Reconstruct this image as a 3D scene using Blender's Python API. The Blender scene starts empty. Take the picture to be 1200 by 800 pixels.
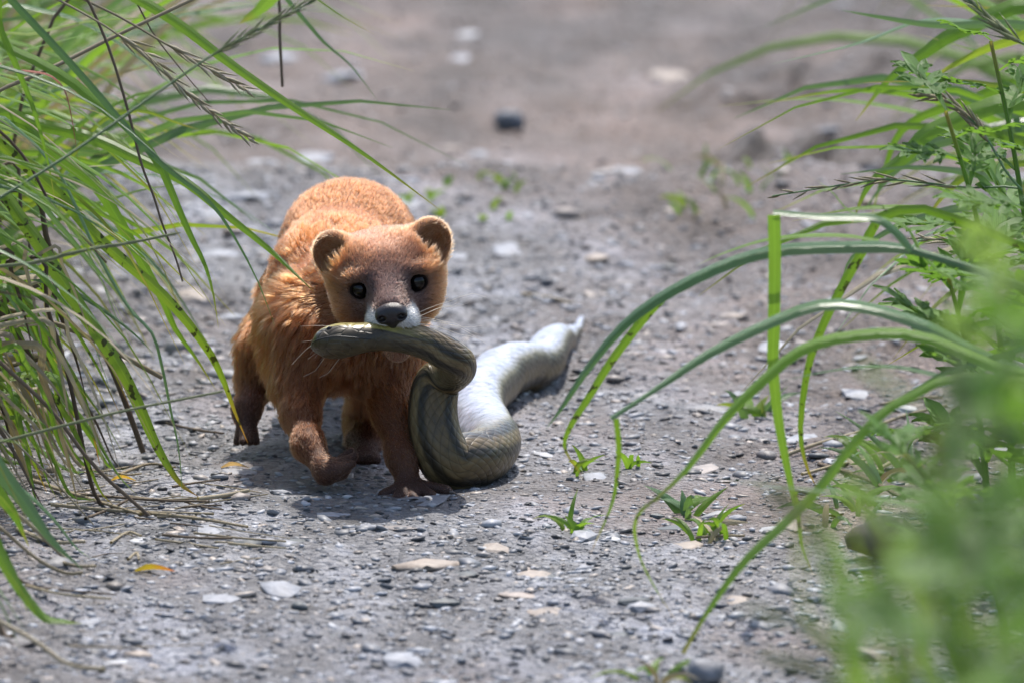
import bpy, math, random
import numpy as np
from mathutils import Vector, Matrix, kdtree

random.seed(7)
rng = np.random.default_rng(7)
sc = bpy.context.scene
COL = sc.collection
R = math.radians

# ------------------------------------------------------------------ camera
PITCH = R(9.0)
CAM = np.array([0.0, -4.93, 0.837])
LENS = 494.5
cam_d = bpy.data.cameras.new('camera')
cam = bpy.data.objects.new('camera', cam_d)
COL.objects.link(cam)
cam.location = CAM
cam.rotation_euler = (math.pi / 2 - PITCH, 0, 0)
cam_d.lens = LENS
cam_d.sensor_width = 36
cam_d.clip_start = 0.05
cam_d.clip_end = 500
cam_d.dof.use_dof = True
cam_d.dof.focus_distance = 4.985
cam_d.dof.aperture_fstop = 19.5
sc.camera = cam

# ------------------------------------------------------------------ sky and sun
SUN_EL, SUN_AZ = R(62), R(9)          # azimuth measured from +Y towards +X
world = bpy.data.worlds.new('World')
sc.world = world
world.use_nodes = True
wn = world.node_tree
sky = wn.nodes.new('ShaderNodeTexSky')
sky.sky_type = 'NISHITA'
sky.sun_disc = False
sky.sun_elevation = SUN_EL
sky.sun_rotation = SUN_AZ
sky.dust_density = 2.0
bg = wn.nodes['Background']
bg.inputs['Strength'].default_value = 0.15
wn.links.new(sky.outputs[0], bg.inputs['Color'])
sun_d = bpy.data.lights.new('sun', 'SUN')
sun_d.energy = 3.5
sun_d.angle = R(0.6)
sun_d.color = (1.0, 0.95, 0.88)
sun = bpy.data.objects.new('sun', sun_d)
COL.objects.link(sun)
sdir = Vector((math.sin(SUN_AZ) * math.cos(SUN_EL), math.cos(SUN_AZ) * math.cos(SUN_EL), math.sin(SUN_EL)))
sun.rotation_euler = sdir.to_track_quat('Z', 'Y').to_euler()
sun.location = (0.5, 2, 4)
sc.view_settings.view_transform = 'Standard'
sc.view_settings.look = 'None'
sc.view_settings.gamma = 1
sc.view_settings.use_curve_mapping = False
sc.view_settings.exposure = 0.80
sc.render.engine = 'CYCLES'

# ------------------------------------------------------------------ helpers
FW = np.array([0, math.cos(PITCH), -math.sin(PITCH)])
UP = np.array([0, math.sin(PITCH), math.cos(PITCH)])


def ray(u, v):
    x = (u - 600) / 1200 * 36 / LENS
    y = -(v - 400) / 1200 * 36 / LENS
    return FW + np.array([x, 0, 0]) + y * UP


def at(u, v, Y):
    """world point at photo pixel (u, v) on the upright plane y = Y (metres)"""
    d = ray(u, v)
    return CAM + d * ((Y - CAM[1]) / d[1])


def ground_at(u, v):
    d = ray(u, v)
    p = CAM + d * (-CAM[2] / d[2])
    for _ in range(4):
        h = float(H(np.array([p[0]]), np.array([p[1]]))[0])
        p = CAM + d * ((h - CAM[2]) / d[2])
    return p


def tag(o, label=None, cat=None, group=None, kind=None):
    if label: o['label'] = label
    if cat: o['category'] = cat
    if group: o['group'] = group
    if kind: o['kind'] = kind
    return o


def empty(name, loc, label=None, cat=None, group=None):
    o = bpy.data.objects.new(name, None)
    o.empty_display_size = 0.01
    COL.objects.link(o)
    o.location = loc
    return tag(o, label, cat, group)


def mesh_obj(name, verts, faces, mat, parent=None, smooth=True, mesh=None):
    if mesh is None:
        mesh = bpy.data.meshes.new(name)
        mesh.from_pydata([tuple(p) for p in verts] if not isinstance(verts, np.ndarray) else verts.tolist(), [],
                         faces.tolist() if isinstance(faces, np.ndarray) else faces)
        mesh.update()
        if smooth:
            mesh.polygons.foreach_set('use_smooth', np.ones(len(mesh.polygons), bool))
        if mat: mesh.materials.append(mat)
    o = bpy.data.objects.new(name, mesh)
    COL.objects.link(o)
    if parent is not None:
        o.parent = parent
        o.matrix_parent_inverse = Matrix.Translation(parent.location).inverted() if parent.type == 'EMPTY' else Matrix()
    return o


def np_mesh(name, V, F):
    """fast mesh from numpy verts and same-size faces"""
    me = bpy.data.meshes.new(name)
    n, k = F.shape
    me.vertices.add(len(V)); me.vertices.foreach_set('co', V.astype(np.float32).ravel())
    me.loops.add(n * k); me.loops.foreach_set('vertex_index', F.astype(np.int32).ravel())
    me.polygons.add(n)
    me.polygons.foreach_set('loop_start', np.arange(0, n * k, k, dtype=np.int32))
    me.update(calc_edges=True)
    me.validate()
    return me


def point_attr(me, name, arr):
    if arr.ndim == 1:
        a = me.attributes.new(name, 'FLOAT', 'POINT'); a.data.foreach_set('value', arr.astype(np.float32))
    else:
        c = np.ones((len(arr), 4), np.float32); c[:, :3] = arr
        a = me.attributes.new(name, 'FLOAT_COLOR', 'POINT'); a.data.foreach_set('color', c.ravel())


# value noise ------------------------------------------------------
PERM = np.random.default_rng(3).random((256, 256))


def vnoise(x, y, seed=0):
    x = np.asarray(x, float) + seed * 17.31; y = np.asarray(y, float) + seed * 9.77
    xi = np.floor(x).astype(int); yi = np.floor(y).astype(int)
    fx = x - xi; fy = y - yi
    fx = fx * fx * (3 - 2 * fx); fy = fy * fy * (3 - 2 * fy)
    g = lambda a, b: PERM[a & 255, b & 255]
    return (g(xi, yi) * (1 - fx) + g(xi + 1, yi) * fx) * (1 - fy) + (g(xi, yi + 1) * (1 - fx) + g(xi + 1, yi + 1) * fx) * fy


def fbm(x, y, f, octv=4, seed=0, gain=0.5):
    s = 0; a = 1; t = 0
    for i in range(octv):
        s = s + a * (vnoise(x * f, y * f, seed + i) - 0.5); t += a; a *= gain; f *= 2.03
    return s / t * 2


def sstep(a, b, x):
    t = np.clip((x - a) / (b - a), 0, 1)
    return t * t * (3 - 2 * t)


# node helpers ------------------------------------------------------
def new_mat(name):
    m = bpy.data.materials.new(name); m.use_nodes = True
    nt = m.node_tree
    b = nt.nodes['Principled BSDF']
    return m, nt, b


def N(nt, t, **kw):
    n = nt.nodes.new(t)
    for k, v in kw.items():
        if k.startswith('i_'):
            key = k[2:]
            n.inputs[int(key) if key.isdigit() else key].default_value = v
        else:
            setattr(n, k, v)
    return n


def ramp(nt, fac, stops):
    r = nt.nodes.new('ShaderNodeValToRGB')
    e = r.color_ramp.elements
    while len(e) < len(stops): e.new(0.5)
    for el, (p, c) in zip(e, stops):
        el.position = p; el.color = (*c, 1) if len(c) == 3 else c
    nt.links.new(fac, r.inputs[0])
    return r.outputs[0]


def mixc(nt, fac, a, b, mode='MIX'):
    m = nt.nodes.new('ShaderNodeMix'); m.data_type = 'RGBA'; m.blend_type = mode
    for s, val in ((m.inputs[0], fac), (m.inputs[6], a), (m.inputs[7], b)):
        if hasattr(val, 'links') or hasattr(val, 'is_output'): nt.links.new(val, s)
        elif isinstance(val, (int, float)): s.default_value = val
        else: s.default_value = (*val, 1)
    return m.outputs[2]


def mathn(nt, op, a, b=None):
    m = nt.nodes.new('ShaderNodeMath'); m.operation = op
    for i, val in enumerate((a, b)):
        if val is None: continue
        if isinstance(val, (int, float)): m.inputs[i].default_value = val
        else: nt.links.new(val, m.inputs[i])
    return m.outputs[0]


def bump(nt, b, h, strength, dist):
    n = nt.nodes.new('ShaderNodeBump'); n.inputs['Strength'].default_value = strength
    n.inputs['Distance'].default_value = dist
    nt.links.new(h, n.inputs['Height']); nt.links.new(n.outputs[0], b.inputs['Normal'])
    return n


# ------------------------------------------------------------------ ground
TREAD = [(.082, .835, .104, .985, .009, .006), (.109, .845, .134, 1.00, .010, .006), (.056, .83, .070, .93, .004, .008), (.140, .85, .160, .96, .007, .008),
         (.100, 1.10, .122, 1.22, .006, .010), (.135, 1.12, .16, 1.25, .007, .010), (.07, 1.08, .085, 1.17, .004, .009)]


def H(x, y):
    """height of the path surface in metres"""
    x = np.asarray(x, float); y = np.asarray(y, float)
    near = 1 - 0.85 * np.exp(-((x + 0.03) ** 2 + (y - 0.05) ** 2) / 0.09 ** 2)
    h = 0.007 * fbm(x, y, 6, 3, 1) * near + 0.0035 * fbm(x, y, 30, 3, 5) * near + 0.0026 * np.abs(fbm(x, y, 110, 3, 9)) * near
    # low ridge of soil across the path behind the animal, rut beyond it
    yr = 0.72 + 0.09 * x + 0.05 * fbm(x, y * 0 + 1.3, 3, 2, 12)
    h = h + 0.012 * np.exp(-((y - yr) / 0.09) ** 2) - 0.014 * sstep(yr, yr + 0.22, y) * (1 - sstep(2.3, 3.0, y))
    # ridges of mud thrown up by a tyre tread
    for (x0, y0, x1, y1, hh, w) in TREAD:
        dx, dy = x1 - x0, y1 - y0; l = math.hypot(dx, dy)
        t = ((x - x0) * dx + (y - y0) * dy) / l ** 2
        n = ((x - x0) * dy - (y - y0) * dx) / l + 0.003 * fbm(x, y, 40, 2, 71)
        cross = sstep(w * 1.15, w * .55, n) * sstep(-w * 2.2, w * .2, n)
        h = h + hh * cross * sstep(-.06, .05, t) * sstep(1.12, .85, t) * (1 + .4 * fbm(x, y, 25, 2, 73))
    # verge banks at both sides
    h = h + 0.05 * sstep(0.27, 0.55, -x - 0.04 * np.sin(y * 4)) + 0.045 * sstep(0.26, 0.6, x)
    return h


def soil_at(x, y):
    f = fbm(x, y, 5, 3, 21)
    s_ = sstep(0.52, 0.80, y + 0.16 * f - 0.12 * sstep(0.02, -0.16, x)) * (0.9 + 0.25 * fbm(x, y * .5, 12, 3, 22))
    s_ = np.maximum(s_, sstep(0.0, 0.16, x + 0.02 + 0.12 * fbm(x, y, 9, 3, 25)) * 0.85 * sstep(-.32, -.05, y))
    s_ = np.maximum(s_, sstep(-0.12, -0.22, x) * 0.9)
    return np.clip(np.maximum(s_, 0.55 * sstep(.1, .5, fbm(x, y * .6, 16, 3, 27))), 0, 1)


def axis(a, b, fine, far):
    c = np.arange(a, b + fine / 2, fine)
    out = []; s = fine * 1.6; p = c[-1]
    while p < far:
        p += s; s *= 1.35; out.append(p)
    lo = []; s = fine * 1.6; p = c[0]
    while p > -far:
        p -= s; s *= 1.35; lo.append(p)
    return np.array(lo[::-1] + list(c) + out)


gx = axis(-0.34, 0.36, 0.0019, 70)
gy = axis(-0.62, 2.3, 0.0042, 70)
X, Y = np.meshgrid(gx, gy, indexing='ij')
Z = H(X, Y)
V = np.stack([X, Y, Z], -1).reshape(-1, 3)
nx, ny = len(gx), len(gy)
idx = np.arange(nx * ny).reshape(nx, ny)
F = np.stack([idx[:-1, :-1], idx[1:, :-1], idx[1:, 1:], idx[:-1, 1:]], -1).reshape(-1, 4)
gm = np_mesh('path', V, F)
gm.polygons.foreach_set('use_smooth', np.ones(len(gm.polygons), bool))
# soil amount: damp brown soil behind the ridge and at the verges, stony grey in front
xx, yy = V[:, 0], V[:, 1]
soil = soil_at(xx, yy)
point_attr(gm, 'soil', soil)
damp = .8 * sstep(.08, .42, fbm(xx, yy * .45, 13, 3, 81)) * sstep(.6, .85, yy) + .35 * sstep(.1, .5, fbm(xx, yy * .5, 18, 3, 83))
for (x0, y0, x1, y1, hh, w) in TREAD:  # along the treads: damp soil plus painted shade of the ridge sides
    t_ = np.clip(((xx - x0) * (x1 - x0) + (yy - y0) * (y1 - y0)) / ((x1 - x0) ** 2 + (y1 - y0) ** 2), 0, 1)
    dd_ = np.hypot(xx - x0 - t_ * (x1 - x0) - .006, (yy - y0 - t_ * (y1 - y0)) * .5)
    damp = np.maximum(damp, sstep(.017, .006, dd_ + .006 * fbm(xx, yy, 45, 2, 85)) * min(1, hh / .009))
point_attr(gm, 'damp', np.clip(damp, 0, 1))  # holds damp patches and the shade painted along the treads

mg, nt, b = new_mat('gravel_soil')
geo = N(nt, 'ShaderNodeNewGeometry')
at_s = N(nt, 'ShaderNodeAttribute', attribute_name='soil')
n1 = N(nt, 'ShaderNodeTexNoise', i_Scale=60.0, i_Detail=6.0, i_Roughness=0.65)
n2 = N(nt, 'ShaderNodeTexNoise', i_Scale=420.0, i_Detail=3.0, i_Roughness=0.7)
n3 = N(nt, 'ShaderNodeTexNoise', i_Scale=9.0, i_Detail=3.0)
vo = N(nt, 'ShaderNodeTexVoronoi', i_Scale=330.0)
for n in (n1, n2, n3, vo): nt.links.new(geo.outputs['Position'], n.inputs['Vector'])
stone = ramp(nt, n1.outputs[0], [(0.3, (0.075, 0.077, 0.087)), (0.5, (0.19, 0.195, 0.218)), (0.68, (0.33, 0.34, 0.375))])
grit = ramp(nt, vo.outputs['Color'], [(0.0, (0.06, 0.06, 0.065)), (0.5, (0.2, 0.2, 0.21)), (1.0, (0.42, 0.41, 0.41))])
c1 = mixc(nt, 0.5, stone, grit)
dirt = ramp(nt, n2.outputs[0], [(0.3, (0.055, 0.038, 0.030)), (0.5, (0.128, 0.088, 0.068)), (0.72, (0.23, 0.166, 0.132))])
sf = mathn(nt, 'MULTIPLY_ADD', n3.outputs[0], 0.7)
nt.nodes[-1].inputs[2].default_value = -0.35
sf = mathn(nt, 'ADD', sf, at_s.outputs['Fac'])
sf2 = nt.nodes.new('ShaderNodeClamp'); nt.links.new(sf, sf2.inputs[0])
at_d = N(nt, 'ShaderNodeAttribute', attribute_name='damp')
gcol = mixc(nt, sf2.outputs[0], c1, dirt)
pat = N(nt, 'ShaderNodeTexNoise', i_Scale=22.0, i_Detail=4.0, i_Roughness=.6); mp = N(nt, 'ShaderNodeMapping'); mp.inputs['Scale'].default_value = (1, .45, 1)
nt.links.new(geo.outputs['Position'], mp.inputs[0]); nt.links.new(mp.outputs[0], pat.inputs['Vector'])
gcol = mixc(nt, 1.0, gcol, ramp(nt, pat.outputs[0], [(.34, (.42, .40, .38)), (.50, (.84, .83, .82)), (.66, (1.34, 1.37, 1.46))]), 'MULTIPLY')
nt.links.new(mixc(nt, mathn(nt, 'MULTIPLY', at_d.outputs['Fac'], .8), gcol, (.040, .030, .026)), b.inputs['Base Color'])  # near-black tone for damp soil and for the painted tread shade
b.inputs['Roughness'].default_value = 0.62
b.inputs['Specular IOR Level'].default_value = 0.45
hh = mathn(nt, 'ADD', n2.outputs[0], mathn(nt, 'MULTIPLY', vo.outputs['Distance'], -0.8))
bump(nt, b, hh, 1.0, 0.003)
path = mesh_obj('path', None, None, None, mesh=gm)
gm.materials.append(mg)
tag(path, 'stony grey gravel path with damp brown soil', kind='structure')

# ------------------------------------------------------------------ stones of the path
def ico(sub):
    import bmesh
    bm = bmesh.new(); bmesh.ops.create_icosphere(bm, subdivisions=sub, radius=1)
    v = np.array([p.co[:] for p in bm.verts]); f = np.array([[q.index for q in t.verts] for t in bm.faces])
    bm.free()
    return v, f


def rock_shape(sub, seed, ang=0.5):
    r_ = np.random.default_rng(seed)
    v, f = ico(sub)
    # cut by random planes for angular faces
    for _ in range(9):
        n = r_.normal(size=3); n /= np.linalg.norm(n)
        d = r_.uniform(0.62, 0.92)
        s = v @ n
        v = v - np.outer(np.maximum(s - d, 0) * (0.6 + 0.4 * ang), n)
    v *= 1 + 0.06 * r_.normal(size=(len(v), 1))
    v *= np.array([1, r_.uniform(.65, .95), r_.uniform(.5, .75)])
    return v, f


ms, nt, b = new_mat('stone')
oi = N(nt, 'ShaderNodeObjectInfo')
geo = N(nt, 'ShaderNodeNewGeometry')
n1 = N(nt, 'ShaderNodeTexNoise', i_Scale=300.0, i_Detail=5.0, i_Roughness=0.7)
nt.links.new(geo.outputs['Position'], n1.inputs['Vector'])
rc = ramp(nt, oi.outputs['Random'], [(0, (0.16, 0.16, 0.175)), (0.25, (0.25, 0.255, 0.28)), (0.45, (0.29, 0.30, 0.335)), (0.62, (0.20, 0.195, 0.20)),
                                   (0.8, (0.34, 0.28, 0.24)), (0.9, (0.11, 0.11, 0.12)), (1, (0.33, 0.33, 0.34))])
dk = ramp(nt, n1.outputs[0], [(0.3, (0.6, 0.6, 0.6)), (0.7, (1.15, 1.15, 1.15))])
nt.links.new(mixc(nt, 1.0, rc, dk, 'MULTIPLY'), b.inputs['Base Color'])
b.inputs['Roughness'].default_value = 0.55
bump(nt, b, n1.outputs[0], 0.6, 0.0008)

mgv, nt, b = new_mat('gravel')
a_ = N(nt, 'ShaderNodeAttribute', attribute_name='tint')
nt.links.new(a_.outputs['Color'], b.inputs['Base Color'])
b.inputs['Roughness'].default_value = 0.55


def in_view_band(n, y0, y1, margin=0.05, power=1.0):
    y = y0 + (y1 - y0) * rng.random(n) ** power
    half = 0.5 * 36 / LENS * (y - CAM[1]) + margin
    return (rng.random(n) * 2 - 1) * half, y


base_rocks = [rock_shape(0, 100 + i) for i in range(8)]


def gravel(name, n, y0, y1, smin, smax, power, cols, parent, flat=0.7, rej=None):
    x, y = in_view_band(n, y0, y1, 0.06, power)
    if rej is not None:
        k = rej(x, y); x, y = x[k], y[k]
    n = len(x)
    s = smin * (smax / smin) ** (rng.random(n) ** 2.2)
    Vs, Fs, Cs = [], [], []
    off = 0
    ci = rng.integers(0, len(cols), n)
    cc = np.array(cols)[ci] * rng.uniform(0.45, 1.25, (n, 1))
    z = H(x, y)
    which = rng.integers(0, len(base_rocks), n)
    for w, (bv, bf) in enumerate(base_rocks):
        m = np.where(which == w)[0]
        a = rng.uniform(0, 6.28, len(m))
        ca, sa = np.cos(a), np.sin(a)
        st = rng.uniform(0.8, 1.3, (len(m), 3)); st[:, 2] *= flat
        p = bv[None] * st[:, None] * s[m][:, None, None]
        tl = rng.normal(0, 0.2, len(m))
        p = np.stack([p[..., 0] * ca[:, None] - p[..., 1] * sa[:, None], p[..., 0] * sa[:, None] + p[..., 1] * ca[:, None],
                      p[..., 2] + p[..., 0] * tl[:, None]], -1)
        p += np.stack([x[m], y[m], z[m] + s[m] * 0.0], -1)[:, None]
        Vs.append(p.reshape(-1, 3))
        Fs.append((bf[None] + (np.arange(len(m)) * len(bv))[:, None, None] + off).reshape(-1, 3))
        Cs.append(np.repeat(cc[m], len(bv), 0)); off += len(m) * len(bv)
    me = np_mesh(name, np.concatenate(Vs), np.concatenate(Fs))
    point_attr(me, 'tint', np.concatenate(Cs))
    me.materials.append(mgv)
    o = mesh_obj(name, None, None, None, parent, mesh=me)
    tag(o, kind='stuff')
    return o


greys = [(.16, .165, .18), (.22, .228, .25), (.28, .29, .32), (.13, .133, .145), (.34, .345, .365), (.32, .275, .24), (.22, .20, .19), (.06, .06, .065), (.27, .28, .31)]
browns = [(.14, .11, .10), (.22, .18, .165), (.30, .27, .26), (.10, .085, .08), (.36, .35, .36)]
gravel('gravel', 52000, -0.6, .74, 0.0006, 0.0029, 1.1, greys, path, .55, rej=lambda x, y: rng.random(len(x)) > soil_at(x, y) * 0.7)
gravel('gravel', 5000, 0.3, 2.0, 0.0009, 0.0040, 1.2, browns, path, .5)

gravel('gravel', 3800, -0.6, .76, 0.0018, 0.0058, 1.1, greys, path, .36, rej=lambda x, y: (rng.random(len(x)) > soil_at(x, y) * 0.6) & ((abs(x + .035) > .05) | (abs(y - .04) > .09)))

stone_meshes = []
for i in range(12):
    v, f = rock_shape(1, 300 + i, 0.7)
    me = bpy.data.meshes.new('stone'); me.from_pydata(v.tolist(), [], f.tolist()); me.update()
    me.polygons.foreach_set('use_smooth', np.ones(len(f), bool)) if i % 2 == 0 else None
    me.materials.append(ms); stone_meshes.append(me)


def put_stone(x, y, sx, sy, sz, rz, k, mat=None, sink=0.35):
    me = stone_meshes[k % 12]
    o = bpy.data.objects.new('stone', me); COL.objects.link(o)
    o.parent = path
    z = float(H(np.array([x]), np.array([y]))[0])
    o.location = (x, y, z + sz * (1 - 2 * sink) * 0.3 - (0.34 * sz if sz < .5 * sx else 0))
    o.scale = (sx, sy, sz); o.rotation_euler = (random.uniform(-.15, .15), random.uniform(-.15, .15), rz)
    if mat:
        o.material_slots[0].link = 'OBJECT'; o.material_slots[0].material = mat
    return o


def plain_stone(name, c):
    m, nt, b = new_mat(name)
    geo = N(nt, 'ShaderNodeNewGeometry')
    n1 = N(nt, 'ShaderNodeTexNoise', i_Scale=220.0, i_Detail=6.0, i_Roughness=0.7)
    nt.links.new(geo.outputs['Position'], n1.inputs['Vector'])
    nt.links.new(ramp(nt, n1.outputs[0], [(0.3, tuple(k * .6 for k in c)), (0.65, tuple(k * 1.15 for k in c))]), b.inputs['Base Color'])
    b.inputs['Roughness'].default_value = 0.6
    bump(nt, b, n1.outputs[0], 0.5, 0.001)
    return m


st_pale = plain_stone('pale_blue_stone', (.245, .255, .285))
st_tan = plain_stone('tan_stone', (.29, .24, .20))
st_dark = plain_stone('dark_slate', (.075, .085, .09))
st_white = plain_stone('white_stone', (.37, .375, .39))
# stones picked out in the photograph: pixel centre, pixel width, flatness, material
picked = [(165, 762, 52, .35, st_tan), (132, 779, 58, .3, st_white), (100, 730, 44, .4, st_pale), (120, 741, 40, .35, st_pale), (290, 640, 46, .5, st_dark),
          (352, 634, 42, .4, st_dark), (352, 714, 26, .6, st_dark), (390, 746, 34, .35, st_dark), (498, 656, 96, .3, st_tan), (520, 706, 46, .6, st_dark),
          (650, 716, 90, .28, st_tan), (742, 706, 50, .5, st_dark), (546, 676, 36, .35, st_dark), (640, 672, 40, .3, st_dark), (615, 672, 70, .25, st_tan),
          (717, 630, 30, .3, st_white), (640, 532, 34, .25, st_white), (172, 632, 50, .3, st_white), (182, 579, 18, .6, st_white), (176, 681, 14, .8, st_white),
          (388, 602, 46, .3, st_pale), (260, 700, 60, .25, st_pale), (330, 690, 54, .25, st_pale), (610, 770, 60, .4, st_pale), (700, 560, 40, .3, st_pale),
          (470, 770, 70, .3, st_pale), (800, 640, 56, .3, st_tan), (770, 606, 26, .7, st_dark), (865, 612, 28, .6, st_pale), (790, 618, 60, .3, st_dark),
          (930, 620, 40, .3, st_tan), (980, 540, 40, .3, st_pale), (870, 700, 50, .35, st_tan), (900, 730, 40, .3, st_pale), (220, 740, 40, .3, st_pale),
          (545, 590, 30, .4, st_pale), (440, 620, 50, .25, st_pale), (580, 640, 50, .25, st_tan), (330, 575, 40, .3, st_pale), (250, 620, 60, .2, st_pale),
          (360, 185, 74, .35, st_pale), (400, 90, 70, .35, st_pale), (330, 70, 60, .35, st_pale), (470, 210, 50, .3, st_pale), (340, 195, 90, .25, st_pale),
          (545, 42, 34, .4, st_white), (525, 172, 34, .4, st_tan), (785, 92, 60, .3, st_tan), (955, 110, 26, .8, st_tan), (560, 180, 30, .4, st_pale),
          (968, 176, 30, .5, st_pale), (980, 360, 70, .3, st_pale), (860, 372, 40, .3, st_tan), (785, 314, 26, .6, st_dark), (700, 300, 40, .3, st_tan),
          (1060, 470, 50, .3, st_white), (730, 740, 60, .3, st_dark), (1010, 460, 60, .3, st_pale), (255, 300, 60, .3, st_pale), (240, 255, 70, .3, st_pale),
          (270, 370, 44, .3, st_pale), (225, 350, 50, .3, st_tan), (215, 215, 60, .3, st_pale), (290, 230, 70, .3, st_pale), (540, 300, 50, .3, st_pale), (600, 290, 60, .25, st_pale)]
for i, (u, v, w, fl, m) in enumerate(picked):
    p = ground_at(u, v)
    s = w * (.44 if v > 250 else .5) * 36 / LENS / 1200 * np.linalg.norm(p - CAM)
    put_stone(p[0], p[1], s * 1.15, s * (2.0 if fl < .45 else 1.0), s * (.45 if fl < .45 else fl * 1.25), random.uniform(-.25, .25), i, m)
for i in range(232):
    x, y = in_view_band(1, -0.5, .78 if i % 7 else 1.4, 0.03, 1.1); x, y = float(x[0]), float(y[0])
    s = 0.0034 * (2.5 ** (random.random() ** 2.0))
    if abs(x + 0.035) < 0.04 and -0.02 < y < 0.14: s *= 0.6
    plate = random.random() < .45
    put_stone(x, y, s * random.uniform(.9, 1.6), s * (random.uniform(1.2, 2.4) if plate else 1), s * (random.uniform(.25, .4) if plate else random.uniform(.5, .9)), random.uniform(-.6, .6) if plate else random.uniform(0, 6.28), i)


def rock_thing(u, v, w, hgt, seed, mat, label):
    p = ground_at(u, v)
    vv, ff = rock_shape(2, seed, 0.9)
    s = w * 0.5 * 36 / LENS / 1200 * np.linalg.norm(p - CAM)
    vv = vv * np.array([s, s, s * hgt])
    vv[:, 2] -= vv[:, 2].min() * 0.75
    o = mesh_obj('rock', vv, ff, mat)
    o.location = p
    return tag(o, label, 'rock')


rock_thing(598, 152, 42, 1.1, 51, plain_stone('slate_rock', (.13, .14, .16)), 'small dark grey rock lying alone on bare brown soil beyond the ridge')
rock_thing(822, 800, 56, .9, 52, plain_stone('grey_rock', (.16, .165, .18)), 'dark grey rock at the path edge before the leafy verge plants')
rock_thing(1035, 648, 90, 1.0, 53, plain_stone('gap_shade', (.045, .032, .022)), 'dark brown lump standing in for the shaded gap under the verge leaves')  # near-black lump added to imitate the shaded hollow among the leaves

# ------------------------------------------------------------------ the weasel
def W(u, v, d):
    """millimetre point for photo pixel (u, v) at d mm behind the leading forepaw"""
    return at(u, v, d * 0.001) * 1000.0


def surface_nets(Fv, org, h):
    nx_, ny_, nz_ = Fv.shape
    ins = Fv < 0
    acc = np.zeros((nx_ - 1, ny_ - 1, nz_ - 1, 3), np.float32); cnt = np.zeros((nx_ - 1, ny_ - 1, nz_ - 1), np.float32)
    for ax in range(3):
        sl0 = [slice(None)] * 3; sl1 = [slice(None)] * 3
        sl0[ax] = slice(0, -1); sl1[ax] = slice(1, None)
        a, b_ = Fv[tuple(sl0)], Fv[tuple(sl1)]
        cr = ins[tuple(sl0)] != ins[tuple(sl1)]
        I = np.argwhere(cr)
        t = a[cr] / (a[cr] - b_[cr])
        P = I.astype(np.float32); P[:, ax] += t
        o1, o2 = [k for k in range(3) if k != ax]
        for e1 in (0, -1):
            for e2 in (0, -1):
                C = I.copy(); C[:, o1] += e1; C[:, o2] += e2
                ok = np.all((C >= 0) & (C < np.array(cnt.shape)), 1)
                np.add.at(acc, tuple(C[ok].T), P[ok]); np.add.at(cnt, tuple(C[ok].T), 1)
    act = cnt > 0
    vid = -np.ones(cnt.shape, int); vid[act] = np.arange(act.sum())
    Vv = acc[act] / cnt[act][:, None] * h + org
    quads = []
    for ax in range(3):
        sl0 = [slice(None)] * 3; sl1 = [slice(None)] * 3
        sl0[ax] = slice(0, -1); sl1[ax] = slice(1, None)
        cr = ins[tuple(sl0)] != ins[tuple(sl1)]
        I = np.argwhere(cr); flip = ins[tuple(sl0)][cr]
        o1, o2 = [(1, 2), (2, 0), (0, 1)][ax]
        ok = (I[:, o1] > 0) & (I[:, o2] > 0) & (I[:, o1] < Fv.shape[o1] - 1) & (I[:, o2] < Fv.shape[o2] - 1)
        I, flip = I[ok], flip[ok]
        q = []
        for (a1, a2) in ((-1, -1), (0, -1), (0, 0), (-1, 0)):
            C = I.copy(); C[:, o1] += a1; C[:, o2] += a2; q.append(vid[tuple(C.T)])
        q = np.stack(q, 1); q[~flip] = q[~flip][:, ::-1]
        quads.append(q)
    return Vv, np.concatenate(quads)


class Prim:
    pass


PR = []


def cone(a, b_, ra, rb, k=6, length=6, col=(0.4, 0.15, 0.04), lift=0.35, flow=None, sub=False, head=False):
    p = Prim(); p.t = 'c'; p.a = np.array(a, float); p.b = np.array(b_, float); p.ra, p.rb = ra, rb
    p.k = k; p.len = length; p.col = np.array(col); p.lift = lift; p.sub = sub; p.head = head
    f = p.b - p.a if flow is None else np.array(flow, float)
    p.flow = f / (np.linalg.norm(f) + 1e-9)
    p.lo = np.minimum(p.a - ra, p.b - rb); p.hi = np.maximum(p.a + ra, p.b + rb)
    PR.append(p); return p


def ell(c, r, M=None, k=6, length=6, col=(0.4, 0.15, 0.04), lift=0.35, flow=(0, 1, 0), sub=False, head=False):
    p = Prim(); p.t = 'e'; p.c = np.array(c, float); p.r = np.array(r, float); p.M = np.eye(3) if M is None else np.array(M)
    p.k = k; p.len = length; p.col = np.array(col); p.lift = lift; p.sub = sub; p.head = head
    p.flow = np.array(flow, float) / np.linalg.norm(flow)
    m = p.r.max(); p.lo = p.c - m; p.hi = p.c + m
    PR.append(p); return p


def pdist(p, P):
    if p.t == 'c':
        ab = p.b - p.a
        t = np.clip(((P - p.a) @ ab) / (ab @ ab), 0, 1)
        q = P - p.a - t[..., None] * ab
        return np.sqrt((q * q).sum(-1)) - (p.ra + (p.rb - p.ra) * t)
    q = (P - p.c) @ p.M            # columns of M are the local axes
    k0 = np.sqrt(((q / p.r) ** 2).sum(-1)); k1 = np.sqrt(((q / p.r ** 2) ** 2).sum(-1)) + 1e-9
    return k0 * (k0 - 1) / k1


def chain(pts, length, cols, lift=.35, k=7):
    for i in range(len(pts) - 1):
        a, b_ = pts[i], pts[i + 1]
        l = length[i] if isinstance(length, (list, tuple)) else length
        c = cols[i] if isinstance(cols, list) else cols
        cone(W(*a[:3]), W(*b_[:3]), a[3], b_[3], k, l, c, lift)


RUST = (0.165, 0.047, 0.0115); RUSTD = (0.155, 0.045, 0.0115); LEG = (0.120, 0.036, 0.012); PAW = (0.062, 0.023, 0.013)
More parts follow.
